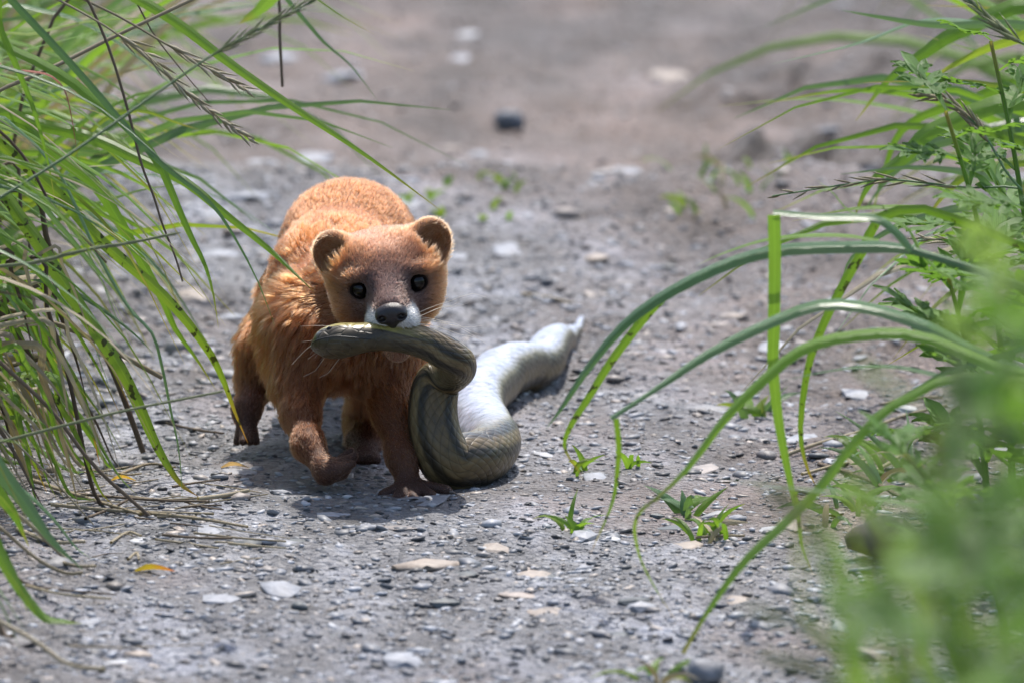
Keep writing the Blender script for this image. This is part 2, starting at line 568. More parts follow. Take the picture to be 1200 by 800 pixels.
# trunk: neck -> shoulders -> arched back -> rump -> tail
chain([(446, 345, 38, 17.5), (425, 358, 52, 19.5), (402, 378, 62, 21.5), (394, 332, 100, 22.4)], [5, 5.4, 5.8], RUST, 0.24, 9)
chain([(394, 332, 100, 22.4), (409, 291, 138, 23), (404, 325, 172, 20), (402, 370, 196, 12)], 4.4, RUST, 0.15, 9)
chain([(402, 370, 196, 8), (404, 385, 235, 5), (402, 392, 290, 3.5), (398, 395, 350, 2)], 11, RUST, 0.45, 6)
ell(W(412, 412, 44), (19, 20, 13), k=9, length=6, col=RUSTD, flow=(0, .6, -1))
ell(W(352, 395, 55), (14, 22, 20), k=9, length=9, col=RUST, flow=(-.2, .6, -.8))
# lifted foreleg
chain([(364, 400, 42, 14), (349, 450, 34, 7.6), (352, 486, 22, 5.2), (361, 520, 8, 4.3), (382, 552, -5, 4.0)], [6, 4.5, 3.2, 1.8], [RUST, RUSTD, LEG, LEG], 0.26, 7)
chain([(382, 552, -5, 4.0), (397, 549, 1, 3.2), (408, 539, 6, 1.8)], [1.0, .8], [PAW, PAW], .3, 3)
for du, dv, dd in ((-2, 12, 0), (5, 6, -5), (8, -3, 2), (3, -9, 8)):
    chain([(391 + du * .5, 550 + dv * .4, -2 + dd, 2.3), (408 + du, 537 + dv, 4 + dd, 1.3)], .8, PAW, .3, 2)
# standing foreleg with spread toes
chain([(456, 425, 42, 14), (464, 480, 26, 7.2), (471, 532, 10, 4.5), (478, 566, 3, 4.1)], [5, 3, 1.5], [RUSTD, LEG, LEG], 0.28)
ell(W(482, 573, 1), (6.6, 6, 3.8), k=2.5, length=.9, col=PAW, flow=(0, -1, -.3))
TOES = [((468, 572, -1), (450, 580, -6)), ((475, 573, -4), (465, 585, -12)), ((484, 573, -4), (485, 586, -13)), ((491, 572, -3), (506, 582, -10)), ((495, 570, 1), (523, 575, -3))]
for a, t in TOES:
    chain([(*a, 2.4), (*t, 2.2)], .6, PAW, .25, .7)
# hind leg pushing off, beside the flank
chain([(354, 355, 118, 16), (314, 408, 98, 9), (301, 446, 96, 5.6), (289, 480, 84, 3.8), (288, 500, 78, 3.0)], [7, 4.5, 2.4, 1.2], [RUST, RUSTD, LEG, PAW], .3)
for du, dd in ((-10, 2), (-3, -3), (5, -2), (12, 1)):
    chain([(289 + du * .35, 497, 79, 2.3), (288 + du, 517, 73 + dd, 1.5)], .8, PAW, .25, .8)
# hind leg on the ground between the forelegs
chain([(440, 385, 120, 16), (446, 452, 92, 9.5), (430, 492, 104, 6.0), (426, 520, 92, 4.8), (428, 533, 74, 4.0)], [8, 6, 4, 2.2], [RUSTD, LEG, LEG, PAW], .3)
for du in (-12, -4, 4, 12):
    chain([(428 + du * .5, 533, 75, 2.8), (428 + du, 538, 67, 2.1)], 1.2, PAW, .25, 2)

# head, built in its own frame (x right, y back, z up; origin between the eyes)
ro, pi_ = R(7.6), R(8)
O = W(455.5, 334.5, -6)
roll = np.array([[math.cos(ro), 0, -math.sin(ro)], [0, 1, 0], [math.sin(ro), 0, math.cos(ro)]])
tilt = np.array([[1, 0, 0], [0, math.cos(pi_), -math.sin(pi_)], [0, math.sin(pi_), math.cos(pi_)]])
HM = roll @ tilt
HD = lambda x, y, z: O + HM @ np.array([x, y, z], float)
HK = dict(head=True, lift=.22)
HC = (0.195, 0.068, 0.019)
ell(HD(-.6, 17, 0.5), (19.2, 22, 14.5), HM, 6, 4.2, HC, **HK)
for s in (-1, 1):
    ell(HD(s * 11 - 1.2, 13, -7), (8.6, 13.5, 10.5), HM, 6, 4.2, HC, **HK)
    ell(HD(s * 9.8, 1.2, 4.7), (5.6, 4.8, 2.7), HM, 3, 2.0, HC, **HK)
    ell(HD(s * 4.4, -11.2, -9.8), (4.8, 5.4, 4.2), HM, 2.5, 2.4, (.5, .46, .43), head=True, lift=.5)
cone(HD(0, 6, -5.5), HD(0, -10.5, -7.4), 12, 6.0, 6, 2.5, HC, head=True, lift=.2)
cone(HD(0, 4, 3), HD(0, -13.5, -3.6), 8.5, 4.2, 5, 1.8, HC, head=True, lift=.2)
cone(HD(0, 12, -17), HD(0, -4, -22.6), 10, 4.4, 5, 2.6, (.55, .30, .16), head=True, lift=.2)
for s in (-1, 1):
    p = ell(HD(s * 10.1, -2.0, 0), (3.9, 4.0, 3.5), HM, 1.2); p.sub = True
    ell(HD(s * 11.5 - .8, 14, 6.3), (9.2, 10, 8.3), HM, 6, 4.5, HC, **HK)
    ec = HD(s * 17.2 - .9, 15, 9.6)
    ya = s * R(22)
    EM = HM @ np.array([[math.cos(ya), -math.sin(ya), 0], [math.sin(ya), math.cos(ya), 0], [0, 0, 1]])
    ell(ec, (7.9, 4.8, 8.7), EM, 2.5, 1.9, (.36, .145, .060), head=True, lift=.3)
    p = ell(ec + EM @ np.array([-s * .2, -4.2, -.3]), (7.0, 6.2, 7.8), EM, 1.2); p.sub = True

HS = 0.75
lo = np.min([p.lo for p in PR], 0) - 4; hi = np.max([p.hi for p in PR], 0) + 4
dims = np.ceil((hi - lo) / HS).astype(int) + 1
SD = np.full(dims, 20.0, np.float32)
for p in PR:
    pad = p.k + 3
    i0 = np.maximum(np.floor((p.lo - pad - lo) / HS).astype(int), 0); i1 = np.minimum(np.ceil((p.hi + pad - lo) / HS).astype(int) + 1, dims)
    ax = [lo[k] + HS * np.arange(i0[k], i1[k]) for k in range(3)]
    G = np.stack(np.meshgrid(*ax, indexing='ij'), -1)
    d = pdist(p, G).astype(np.float32)
    sl = tuple(slice(i0[k], i1[k]) for k in range(3))
    cur = SD[sl]
    if p.sub:
        d = -d
        hh_ = np.maximum(p.k - np.abs(cur - d), 0) / p.k
        SD[sl] = np.maximum(cur, d) + hh_ * hh_ * p.k * .25
    else:
        hh_ = np.maximum(p.k - np.abs(cur - d), 0) / p.k
        SD[sl] = np.minimum(cur, d) - hh_ * hh_ * p.k * .25
WV, WF = surface_nets(SD, lo, HS)
# keep the largest piece only is not needed: the body is one volume
base_loc = np.array([W(478, 585, 0)[0] * .001, 0.0, 0.0])


def furmap(P):
    """flow, fur length, colour and lift at skin points (mm)"""
    w_t = np.zeros(len(P)); fl = np.zeros((len(P), 3)); ln = np.zeros(len(P)); cl = np.zeros((len(P), 3)); lf = np.zeros(len(P))
    hw = np.zeros(len(P))
    nose = HD(0, -16, -5)
    fh = P - nose
    back = HM @ np.array([0, 1, 0.0])
    fh = fh / (np.linalg.norm(fh, axis=1)[:, None] + 1e-6) + 0.35 * back
    fh /= np.linalg.norm(fh, axis=1)[:, None]
    for p in PR:
        if p.sub: continue
        w = np.exp(-np.maximum(pdist(p, P), -1) / 2.2)
        w_t += w; ln += w * p.len; cl += w[:, None] * p.col; lf += w * p.lift
        if p.head: fl += w[:, None] * fh; hw += w
        else: fl += w[:, None] * p.flow
    w_t += 1e-12
    return fl / w_t[:, None], ln / w_t, cl / w_t[:, None], lf / w_t, hw / w_t


def facepaint(P, col, ln, hw):
    L = (P - O) @ HM
    x, y, z = L[:, 0], L[:, 1], L[:, 2]
    ax = np.abs(x)
    nz = fbm(x * .1 + 5, z * .1 + y * .07, 1.2, 3, 31)
    def mixin(mask, c, l=None):
        nonlocal col, ln
        m = np.clip(mask, 0, 1)[:, None] * np.clip(hw * 1.6 - .3, 0, 1)[:, None]
        col = col * (1 - m) + np.array(c) * m
        if l is not None: ln = ln * (1 - m[:, 0]) + l * m[:, 0]
    # brown-grey mask over bridge and round the eyes
    g = np.exp(-((ax / 12) ** 2) - ((z - 1.5 + .2 * y) / 10) ** 2) * sstep(13, 1, y)
    mixin(g * (1.45 + .6 * nz), (.060, .028, .020), 2.0)
    br = np.exp(-(x / 5.5) ** 2) * sstep(3, -4, y) * sstep(-8, -3, z)
    mixin(br * 1.0, (.105, .058, .048), 1.5)
    eye = np.exp(-(((ax - 10.2) / 4.6) ** 2 + (z / 4.0) ** 2)) * sstep(10, 3, y)
    mixin(eye * 1.1, (.046, .023, .017), 1.3)
    side = np.exp(-(((ax - 9.5) / 5) ** 2 + ((z + 7) / 5) ** 2)) * sstep(4, -3, y)
    mixin(side * 1.2, (.085, .040, .031), 1.6)
    # white lips and chin
    wh = sstep(-2.5, -6, z + .1 * ax) * sstep(-6.5, -10, y) * sstep(-17, -15, z) * sstep(11, 7, ax)
    mixin(wh * (1.0 + .9 * nz), (.82, .80, .77), 2.0)
    ch = sstep(-19, -22, z) * sstep(4, -3, y)
    mixin(ch * .8, (.21, .085, .055), 1.2)
    crown = sstep(4, 11, z) * sstep(30, 8, y) * sstep(17, 8, ax)
    mixin(crown * .85 * (1 + .6 * nz), (.115, .048, .027))
    # ear hollows
    for s in (-1, 1):
        e = np.linalg.norm((L - np.array([s * 17.2 - .9, 11.5, 9.6])) / np.array([6.6, 5, 7.2]), axis=1)
        mixin(sstep(1.1, .6, e) * .8, (.30, .115, .046), 1.2)
    # longer hair in front of the ears
    tuft = sstep(12, 16, ax) * sstep(1, 4, z) * sstep(13, 9, z) * sstep(16, 11, y) * np.clip(hw * 2 - 1, 0, 1)
    ln = ln + 3.6 * tuft
    return col, ln


# the skin mesh
fl, ln, cl, lf, hw = furmap(WV)
cl, ln = facepaint(WV, cl, ln, hw)
bm_ = np_mesh('body', WV * .001 - base_loc, WF)
bm_.polygons.foreach_set('use_smooth', np.ones(len(WF), bool))
point_attr(bm_, 'tint', cl * .62)
mk, nt, b = new_mat('weasel_skin')
a_ = N(nt, 'ShaderNodeAttribute', attribute_name='tint')
nt.links.new(a_.outputs['Color'], b.inputs['Base Color'])
b.inputs['Roughness'].default_value = .7
bm_.materials.append(mk)
weasel = empty('weasel', base_loc, 'rust brown weasel trotting along the gravel path with a snake in its jaws', 'weasel')
wbody = mesh_obj('body', None, None, None, weasel, mesh=bm_)
wbody.matrix_parent_inverse = Matrix()

# fur strands -------------------------------------------------------
NH = 260000
tri = np.concatenate([WF[:, [0, 1, 2]], WF[:, [0, 2, 3]]])
A, B, C = WV[tri[:, 0]], WV[tri[:, 1]], WV[tri[:, 2]]
nrm = np.cross(B - A, C - A); ar = np.linalg.norm(nrm, axis=1) / 2 + 1e-9; nrm = nrm / (2 * ar[:, None])
# smooth vertex normals
vn = np.zeros_like(WV)
for k in range(3): np.add.at(vn, tri[:, k], nrm * ar[:, None])
vn /= np.linalg.norm(vn, axis=1)[:, None] + 1e-9
cen = (A + B + C) / 3
Lc = (cen - O) @ HM
face_d = np.exp(-(np.linalg.norm(Lc - np.array([0, 6, -2]), axis=1) / 26) ** 4)
dens = ar * (1 + 2.2 * face_d)
dens[(nrm[:, 1] > .75) & (cen[:, 1] > 40)] *= .35          # far side
pk = rng.choice(len(tri), NH, p=dens / dens.sum())
r1, r2 = rng.random(NH), rng.random(NH)
sq = np.sqrt(r1)
ba = np.stack([1 - sq, sq * (1 - r2), sq * r2], 1)
P0 = A[pk] * ba[:, :1] + B[pk] * ba[:, 1:2] + C[pk] * ba[:, 2:]
Nn = (vn[tri[pk, 0]] * ba[:, :1] + vn[tri[pk, 1]] * ba[:, 1:2] + vn[tri[pk, 2]] * ba[:, 2:])
Nn /= np.linalg.norm(Nn, axis=1)[:, None] + 1e-9
fl, ln, cl, lf, hw = furmap(P0)
cl, ln = facepaint(P0, cl, ln, hw)
# no fur inside eyes, on the nose
L = (P0 - O) @ HM
keep = np.ones(NH, bool)
for s in (-1, 1):
    keep &= np.linalg.norm(L - np.array([s * 10.0, -.4, 0]), axis=1) > 3.9
keep &= np.linalg.norm((L - np.array([0, -16.2, -5.6])) / np.array([4.6, 4.2, 4.0]), axis=1) > 1
keep &= ln > .5
P0, Nn, fl, ln, cl, lf, hw = [q[keep] for q in (P0, Nn, fl, ln, cl, lf, hw)]
n = len(P0)
T = fl - (fl * Nn).sum(1)[:, None] * Nn
T /= np.linalg.norm(T, axis=1)[:, None] + 1e-6
# gentle swirl so that the coat is not combed straight
sw = 0.55 * fbm(P0[:, 0] * .05 + P0[:, 1] * .03, P0[:, 2] * .05 - P0[:, 1] * .04, 1.7, 2, 41)[:, None]
T = T + sw * np.cross(Nn, T) + rng.normal(0, .12, (n, 3))
lift = (lf * (1 + .8 * fbm(P0[:, 0] * .08, P0[:, 2] * .08 + P0[:, 1] * .06, 1.5, 2, 47)) + rng.normal(0, .06, n)).clip(.08, 1)[:, None]
D = T + lift * Nn
D /= np.linalg.norm(D, axis=1)[:, None]
ln = ln * rng.uniform(.65, 1.15, n)
tip = P0 + D * ln[:, None] + Nn * (-.12 * ln[:, None])
# damp tufts: tips drawn together around guide strands
ng = 8500
gi = rng.choice(n, ng, replace=False)
kd = kdtree.KDTree(ng)
for i, g in enumerate(gi): kd.insert(P0[g], i)
kd.balance()
near = np.array([kd.find(q)[1] for q in P0])
gtip = tip[gi] + (rng.normal(0, .14, (ng, 3)) + Nn[gi] * rng.uniform(-.05, .28, (ng, 1))) * ln[gi][:, None] * np.clip((ln[gi] - 2.5) / 3, 0, 1)[:, None]
gt = gtip[near]; gp = P0[gi][near]
dist = np.linalg.norm(P0 - gp, axis=1)
pull = (np.clip(1.1 - dist / 4.5, 0, 1) * np.clip((ln - 3.0) / 3, 0, 1) * .66)[:, None]
tipdir = gt - gp
tip = tip * (1 - pull) + (gp + tipdir * (ln / (np.linalg.norm(tipdir, axis=1) + 1e-6))[:, None] * 1.05) * pull
mid = P0 * .5 + tip * .5 + Nn * (.10 * ln[:, None]) + D * 0
K = 5
ts = np.linspace(0, 1, K)
PTS = np.zeros((n, K, 3), np.float32)
for i, t in enumerate(ts):
    PTS[:, i] = P0 * (1 - t) ** 2 + (2 * mid - .5 * (P0 + tip)) * 2 * t * (1 - t) + tip * t * t
PTS[:, 0] -= Nn * .3
rad = np.array([.060, .060, .054, .040, .010]) * .001
hc = bpy.data.hair_curves.new('fur')
hc.add_curves([K] * n)
hc.position_data.foreach_set('vector', (PTS * .001 - base_loc).astype(np.float32).ravel())
ra_ = hc.attributes.new('radius', 'FLOAT', 'POINT') if 'radius' not in hc.attributes else hc.attributes['radius']
ra_.data.foreach_set('value', (np.tile(rad, (n, 1)) * (0.7 + .3 * np.clip(ln / 6, 0, 1))[:, None]).astype(np.float32).ravel())
cv = cl * (rng.uniform(.52, 1.40, (n, 1)) + .22 * fbm(P0[:, 0] * .1, P0[:, 2] * .1 + P0[:, 1] * .1, 1.3, 3, 60)[:, None])
c4 = np.ones((n, 4), np.float32); c4[:, :3] = cv.clip(0, .95)
ca = hc.attributes.new('tint', 'FLOAT_COLOR', 'CURVE'); ca.data.foreach_set('color', c4.ravel())
mf = bpy.data.materials.new('weasel_fur'); mf.use_nodes = True
nt = mf.node_tree
nt.nodes.remove(nt.nodes['Principled BSDF'])
hb = nt.nodes.new('ShaderNodeBsdfHairPrincipled')
hb.parametrization = 'COLOR'
hb.inputs['Roughness'].default_value = .27
hb.inputs['Radial Roughness'].default_value = .45
hb.inputs['Coat'].default_value = .2
a_ = N(nt, 'ShaderNodeAttribute', attribute_name='tint')
nt.links.new(a_.outputs['Color'], hb.inputs['Color'])
nt.links.new(hb.outputs[0], nt.nodes['Material Output'].inputs['Surface'])
hc.materials.append(mf)
fur = bpy.data.objects.new('fur', hc); COL.objects.link(fur); fur.parent = weasel
tag(fur, kind='stuff')


def solid(name, c, rough, spec=.5, coat=0):
    m, nt, b = new_mat(name)
    b.inputs['Base Color'].default_value = (*c, 1); b.inputs['Roughness'].default_value = rough
    b.inputs['Specular IOR Level'].default_value = spec; b.inputs['Coat Weight'].default_value = coat
    return m


def wpart(name, Vmm, Fc, mat, parent=None):
    o = mesh_obj(name, np.asarray(Vmm) * .001 - base_loc, Fc, mat)
    o.parent = parent or weasel
    return o


sv, sf_ = ico(4)
m_eye = solid('eye_black', (.004, .003, .003), .06, .32, 0)
m_lid = solid('eyelid', (.010, .006, .005), .85, .08)
for s in (-1, 1):
    ev = sv * 3.45
    e = wpart('eye', O + (ev + np.array([s * 10.0, .5, 0])) @ HM.T, sf_, m_eye)
    # rim of the lids: a small torus round the eyeball
    a1 = np.linspace(0, 2 * np.pi, 33)[:-1]; a2 = np.linspace(0, 2 * np.pi, 9)[:-1]
    TV = []
    for t1 in a1:
        for t2 in a2:
            rr = 3.35 + .42 * math.cos(t2)
            TV.append((rr * math.cos(t1) * 1.06, .42 * math.sin(t2) - .4 + .06 * abs(math.cos(t1)) * 8, rr * math.sin(t1) * .86))
    TV = np.array(TV) + np.array([s * 10.0, -1.0, 0])
    TF = [[i * 8 + j, ((i + 1) % 32) * 8 + j, ((i + 1) % 32) * 8 + (j + 1) % 8, i * 8 + (j + 1) % 8] for i in range(32) for j in range(8)]
    wpart('eyelid', O + TV @ HM.T, TF, m_lid, e)

# nose with nostrils, from its own small volume
PRB, PR = PR, []
ell((0, 0, 0), (4.3, 3.0, 3.3), k=2)
ell((0, -.6, 1.2), (4.0, 2.6, 2.0), k=2)
cone((0, -1, -1), (0, 0, -4.6), 1.7, .9, 2)
for s in (-1, 1):
    ell((s * 3.0, -1.1, -.3), (2.0, 2.4, 2.1), k=1.5)
    p = ell((s * 3.0, -3.6, -.4), (1.25, 2.0, .95), k=.5); p.sub = True
    p = ell((s * 4.4, -2.6, -1.0), (1.2, 1.6, .5), k=.5); p.sub = True
p = cone((0, -4.3, .6), (0, -3.4, -5), .42, .42, .4); p.sub = True
h2 = .22
lo2 = np.array([-7, -5, -7.]); dm = np.array([int(14 / h2), int(10 / h2), int(13 / h2)])
G = np.stack(np.meshgrid(*[lo2[k] + h2 * np.arange(dm[k]) for k in range(3)], indexing='ij'), -1)
S2 = np.full(dm, 9.)
for p in PR:
    d = pdist(p, G)
    if p.sub:
        d = -d; q = np.maximum(p.k - np.abs(S2 - d), 0) / p.k; S2 = np.maximum(S2, d) + q * q * p.k / 4
    else:
        q = np.maximum(p.k - np.abs(S2 - d), 0) / p.k; S2 = np.minimum(S2, d) - q * q * p.k / 4
NV, NF = surface_nets(S2.astype(np.float32), lo2, h2)
PR = PRB
mn, nt, b = new_mat('nose_leather')
b.inputs['Base Color'].default_value = (.014, .010, .011, 1); b.inputs['Roughness'].default_value = .36
vo = N(nt, 'ShaderNodeTexVoronoi', i_Scale=2600.0)
geo = N(nt, 'ShaderNodeNewGeometry'); nt.links.new(geo.outputs['Position'], vo.inputs['Vector'])
bump(nt, b, vo.outputs['Distance'], .35, .0003)
wpart('nose', O + (NV * 1.13 + np.array([0, -17.0, -5.4])) @ HM.T, NF, mn)
# pink lip of the lower jaw
lipm = solid('lip_skin', (.42, .17, .15), .35)
lv = []
for t in np.linspace(-1, 1, 21):
    c = np.array([t * 6.5, -6.6 + 6.5 * t * t, -21.2 - .8 * (1 - t * t)])
    for a in np.linspace(0, 2 * np.pi, 9)[:-1]:
        lv.append(c + np.array([0, 1.5 * math.cos(a), 1.5 * math.sin(a)]) * (1.15 - .8 * t * t))
lf_ = [[i * 8 + j, (i + 1) * 8 + j, (i + 1) * 8 + (j + 1) % 8, i * 8 + (j + 1) % 8] for i in range(20) for j in range(8)]
wpart('lip', O + np.array(lv) @ HM.T, lf_, lipm)


def tube(pts, rads, ns=6):
    pts = np.array(pts, float); n_ = len(pts)
    tg = np.gradient(pts, axis=0); tg /= np.linalg.norm(tg, axis=1)[:, None] + 1e-12
    ref = np.array([0.3, .2, 1.0]); V_ = []
    for i in range(n_):
        s_ = np.cross(tg[i], ref); s_ /= np.linalg.norm(s_) + 1e-12; q_ = np.cross(tg[i], s_)
        for a in range(ns):
            t_ = 2 * math.pi * a / ns
            V_.append(pts[i] + rads[i] * (math.cos(t_) * s_ + math.sin(t_) * q_))
    F_ = [[i * ns + j, (i + 1) * ns + j, (i + 1) * ns + (j + 1) % ns, i * ns + (j + 1) % ns] for i in range(n_ - 1) for j in range(ns)]
    F_ += [list(range(ns))[::-1], [(n_ - 1) * ns + j for j in range(ns)]]
    return np.array(V_), F_


wm = solid('whisker', (.62, .55, .45), .35)
for s in (-1, 1):
    for i in range(9):
        a = R(random.uniform(-38, 22)); l_ = random.uniform(19, 31)
        st = np.array([s * (6.0 + random.uniform(0, 2)), -12.5 + random.uniform(-1, 2.5), -10.5 + random.uniform(-2.5, 2)])
        dr = np.array([s * math.cos(a), random.uniform(-.35, .2), math.sin(a)])
        pts = [O + HM @ (st + dr * l_ * t + np.array([0, 0, -random.uniform(.1, .3) * l_ * t * t + 0.1 * l_ * t])) for t in np.linspace(0, 1, 7)]
        V_, F_ = tube(pts, np.linspace(.11, .03, 7), 4)
        wpart('whisker', V_, F_, wm)
clm = solid('claw', (.10, .07, .055), .3)
for a, t in TOES:
    e0, e1 = W(*a), W(*t); d_ = (e1 - e0) / np.linalg.norm(e1 - e0)
    d_[1] -= .4
    pts = [e1 + d_ * k for k in (1.6, 3.2, 4.4)]
    pts[2][2] -= .9
    V_, F_ = tube(pts, [.75, .5, .08], 6)
    wpart('claw', V_, F_, clm)

# ------------------------------------------------------------------ the snake
def catmull(P, n_):
    P = np.array(P, float); P = np.vstack([2 * P[0] - P[1], P, 2 * P[-1] - P[-2]])
    out = []
    seg = len(P) - 3
    for t in np.linspace(0, seg - 1e-6, n_):
        i = int(t); f = t - i
        a, b_, c, d = P[i:i + 4]
        out.append(.5 * (2 * b_ + (c - a) * f + (2 * a - 5 * b_ + 4 * c - d) * f * f + (3 * b_ - a - 3 * c + d) * f ** 3))
    return np.array(out)


# photo pixel, depth mm, radius mm, direction the back faces (x, y, z)
SN = [((364, 407), -17, 3.2, (0, .35, 1)), ((378, 404), -18, 6.2, (0, .35, 1)), ((400, 400), -19.5, 7.3, (0, .3, 1)), ((422, 397), -20, 6.2, (0, .1, 1)), ((445, 394), -19, 5.7, (0, -.2, .9)),
      ((478, 397), -18, 5.7, (0, -.5, .8)), ((508, 406), -14, 6.1, (.1, -.6, .7)), ((529, 418), -12, 6.4, (.3, -.6, .6)), ((538, 428), -1, 6.7, (.9, -.4, .2)), ((530, 437), 10, 7.2, (.7, -.5, -.2)), ((513, 447), 15, 8.2, (.3, -.9, -.1)),
      ((507, 480), 13, 8.6, (.1, -1, 0)), ((513, 519), 10, 9.2, (.2, -1, -.1)), ((532, 548), 12, 9.9, (.4, -.9, -.1)), ((560, 549), 26, 10.3, (.6, -.8, -.3)), ((577, 532), 52, 10.6, (.8, -.5, -.6)),
      ((566, 510), 84, 10.8, (.45, -.25, -.9)), ((556, 486), 125, 10.9, (.4, -.2, -.9)), ((572, 460), 172, 10.9, (.4, -.2, -.9)), ((606, 436), 220, 10.2, (.4, -.15, -.9)), ((634, 415), 248, 8.9, (.4, -.1, -.9)),
      ((649, 398), 290, 7.0, (.4, 0, -.9)), ((660, 384), 328, 5.0, (.3, 0, -.9)), ((669, 374), 360, 3.3, (.3, 0, -.9)), ((677, 364), 388, 1.9, (.3, 0, -.9)), ((685, 356), 412, .5, (.3, 0, -.9))]
NS_ = 520
SC = []
for (uv, d, r_, dn) in SN: SC.append([*W(uv[0], uv[1], d), r_, *dn])
SC = catmull(SC, NS_)
# resample evenly
sl_ = np.concatenate([[0], np.cumsum(np.linalg.norm(np.diff(SC[:, :3], axis=0), axis=1))])
u_ = np.linspace(0, sl_[-1], NS_)
SC = np.stack([np.interp(u_, sl_, SC[:, k]) for k in range(7)], 1)
for _ in range(3): SC[1:-1, :3] = .25 * SC[:-2, :3] + .5 * SC[1:-1, :3] + .25 * SC[2:, :3]
c_, rad_, dn_ = SC[:, :3].copy(), SC[:, 3].clip(.3, None), SC[:, 4:7]
# the trailing body lies on the path
gz = H(c_[:, 0] * .001, c_[:, 1] * .001) * 1000
lying = u_ > u_[np.argmin(np.linalg.norm(c_ - W(577, 532, 52), axis=1))]
c_[lying, 2] = gz[lying] + rad_[lying] * .88
c_[:, 2] = np.maximum(c_[:, 2], gz + rad_ * .88)
for _ in range(4): c_[1:-1] = .25 * c_[:-2] + .5 * c_[1:-1] + .25 * c_[2:]
tg = np.gradient(c_, axis=0); tg /= np.linalg.norm(tg, axis=1)[:, None]
NA = 48
SVv = np.zeros((NS_, NA, 3)); STH = np.zeros((NS_, NA)); 
th = np.linspace(0, 2 * np.pi, NA + 1)[:-1]
head_len = 26.0
for i in range(NS_):
    q_ = dn_[i] - tg[i] * (dn_[i] @ tg[i]); q_ /= np.linalg.norm(q_) + 1e-9
    s_ = np.cross(tg[i], q_)
    wx, wz = 1.03, .95
    if u_[i] < head_len: wx, wz = 1.08, .84 + .11 * (u_[i] / head_len)
    r_ = rad_[i]
    if u_[i] < 6: r_ = r_ * math.sqrt(max(1 - (1 - u_[i] / 6) ** 2, .002)) * (1 if u_[i] > 1 else 1)
    ca, sa = np.cos(th), np.sin(th)
    flat = np.where(ca < 0, .9, 1)
    SVv[i] = c_[i] + r_ * (wx * sa[:, None] * s_ + (wz * ca * flat)[:, None] * q_)
SF = []
for i in range(NS_ - 1):
    for j in range(NA):
        SF.append([i * NA + j, i * NA + (j + 1) % NA, (i + 1) * NA + (j + 1) % NA, (i + 1) * NA + j])
SF = np.array(SF)
sbase = np.array([W(540, 575, 10)[0] * .001, .012, 0])
me = np_mesh('body', SVv.reshape(-1, 3) * .001 - sbase, SF)
me.polygons.foreach_set('use_smooth', np.ones(len(SF), bool))
ang = np.minimum(th, 2 * np.pi - th)
point_attr(me, 'along', np.repeat(u_, NA))
# each half runs 0..pi from back to belly, so that no seam shows
point_attr(me, 'around', np.tile(ang, NS_))
S_PALE = float(u_[int(np.argmin(np.linalg.norm(c_ - W(577, 532, 52), axis=1)))])
msn, nt, b = new_mat('snake_scales')
al = N(nt, 'ShaderNodeAttribute', attribute_name='along').outputs['Fac']
an = N(nt, 'ShaderNodeAttribute', attribute_name='around').outputs['Fac']
pa = mathn(nt, 'MULTIPLY', an, 9.0)
pb = mathn(nt, 'MULTIPLY', al, math.pi / 5.2)
s1 = mathn(nt, 'ABSOLUTE', mathn(nt, 'SINE', mathn(nt, 'ADD', pa, pb)))
s2 = mathn(nt, 'ABSOLUTE', mathn(nt, 'SINE', mathn(nt, 'SUBTRACT', pa, pb)))
scale_h = mathn(nt, 'POWER', mathn(nt, 'MULTIPLY', s1, s2), .5)
# belly shields: bars across
bel = mathn(nt, 'POWER', mathn(nt, 'ABSOLUTE', mathn(nt, 'SINE', mathn(nt, 'MULTIPLY', al, math.pi / 5.0))), .4)
bm2 = mathn(nt, 'GREATER_THAN', an, 2.25)
mh = N(nt, 'ShaderNodeMix'); nt.links.new(bm2, mh.inputs[0]); nt.links.new(scale_h, mh.inputs[2]); nt.links.new(bel, mh.inputs[3])
hmask = N(nt, 'ShaderNodeMapRange', i_1=22.0, i_2=32.0, i_3=.30, i_4=1.0); nt.links.new(al, hmask.inputs[0])
hgt = mathn(nt, 'MULTIPLY', mh.outputs[0], hmask.outputs[0])
hv = N(nt, 'ShaderNodeTexVoronoi', feature='DISTANCE_TO_EDGE', i_Scale=210.0); hg = N(nt, 'ShaderNodeNewGeometry'); nt.links.new(hg.outputs['Position'], hv.inputs['Vector'])
plate = N(nt, 'ShaderNodeMapRange', i_1=0.0, i_2=.10); nt.links.new(hv.outputs['Distance'], plate.inputs[0])
hm2 = N(nt, 'ShaderNodeMapRange', i_1=20.0, i_2=34.0); nt.links.new(al, hm2.inputs[0])
mh2 = N(nt, 'ShaderNodeMix'); nt.links.new(hm2.outputs[0], mh2.inputs[0]); nt.links.new(plate.outputs[0], mh2.inputs[2]); nt.links.new(hgt, mh2.inputs[3])
bump(nt, b, mh2.outputs[0], .5, .0005)
stripes = ramp(nt, mathn(nt, 'DIVIDE', an, math.pi), [(0, (.105, .072, .032)), (.10, (.115, .080, .036)), (.15, (.030, .022, .012)), (.22, (.028, .021, .012)), (.27, (.160, .115, .055)), (.36, (.135, .098, .048)),
                                                    (.41, (.024, .019, .012)), (.49, (.032, .026, .016)), (.54, (.13, .115, .07)), (.60, (.30, .30, .29)), (.66, (.34, .37, .45)), (1, (.37, .40, .50))])
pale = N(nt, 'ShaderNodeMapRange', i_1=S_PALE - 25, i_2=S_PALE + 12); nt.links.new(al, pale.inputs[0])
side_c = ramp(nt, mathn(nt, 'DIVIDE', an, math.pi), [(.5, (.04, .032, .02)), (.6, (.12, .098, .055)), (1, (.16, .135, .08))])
back_m = N(nt, 'ShaderNodeMapRange', i_1=.50, i_2=.56); nt.links.new(mathn(nt, 'DIVIDE', an, math.pi), back_m.inputs[0])
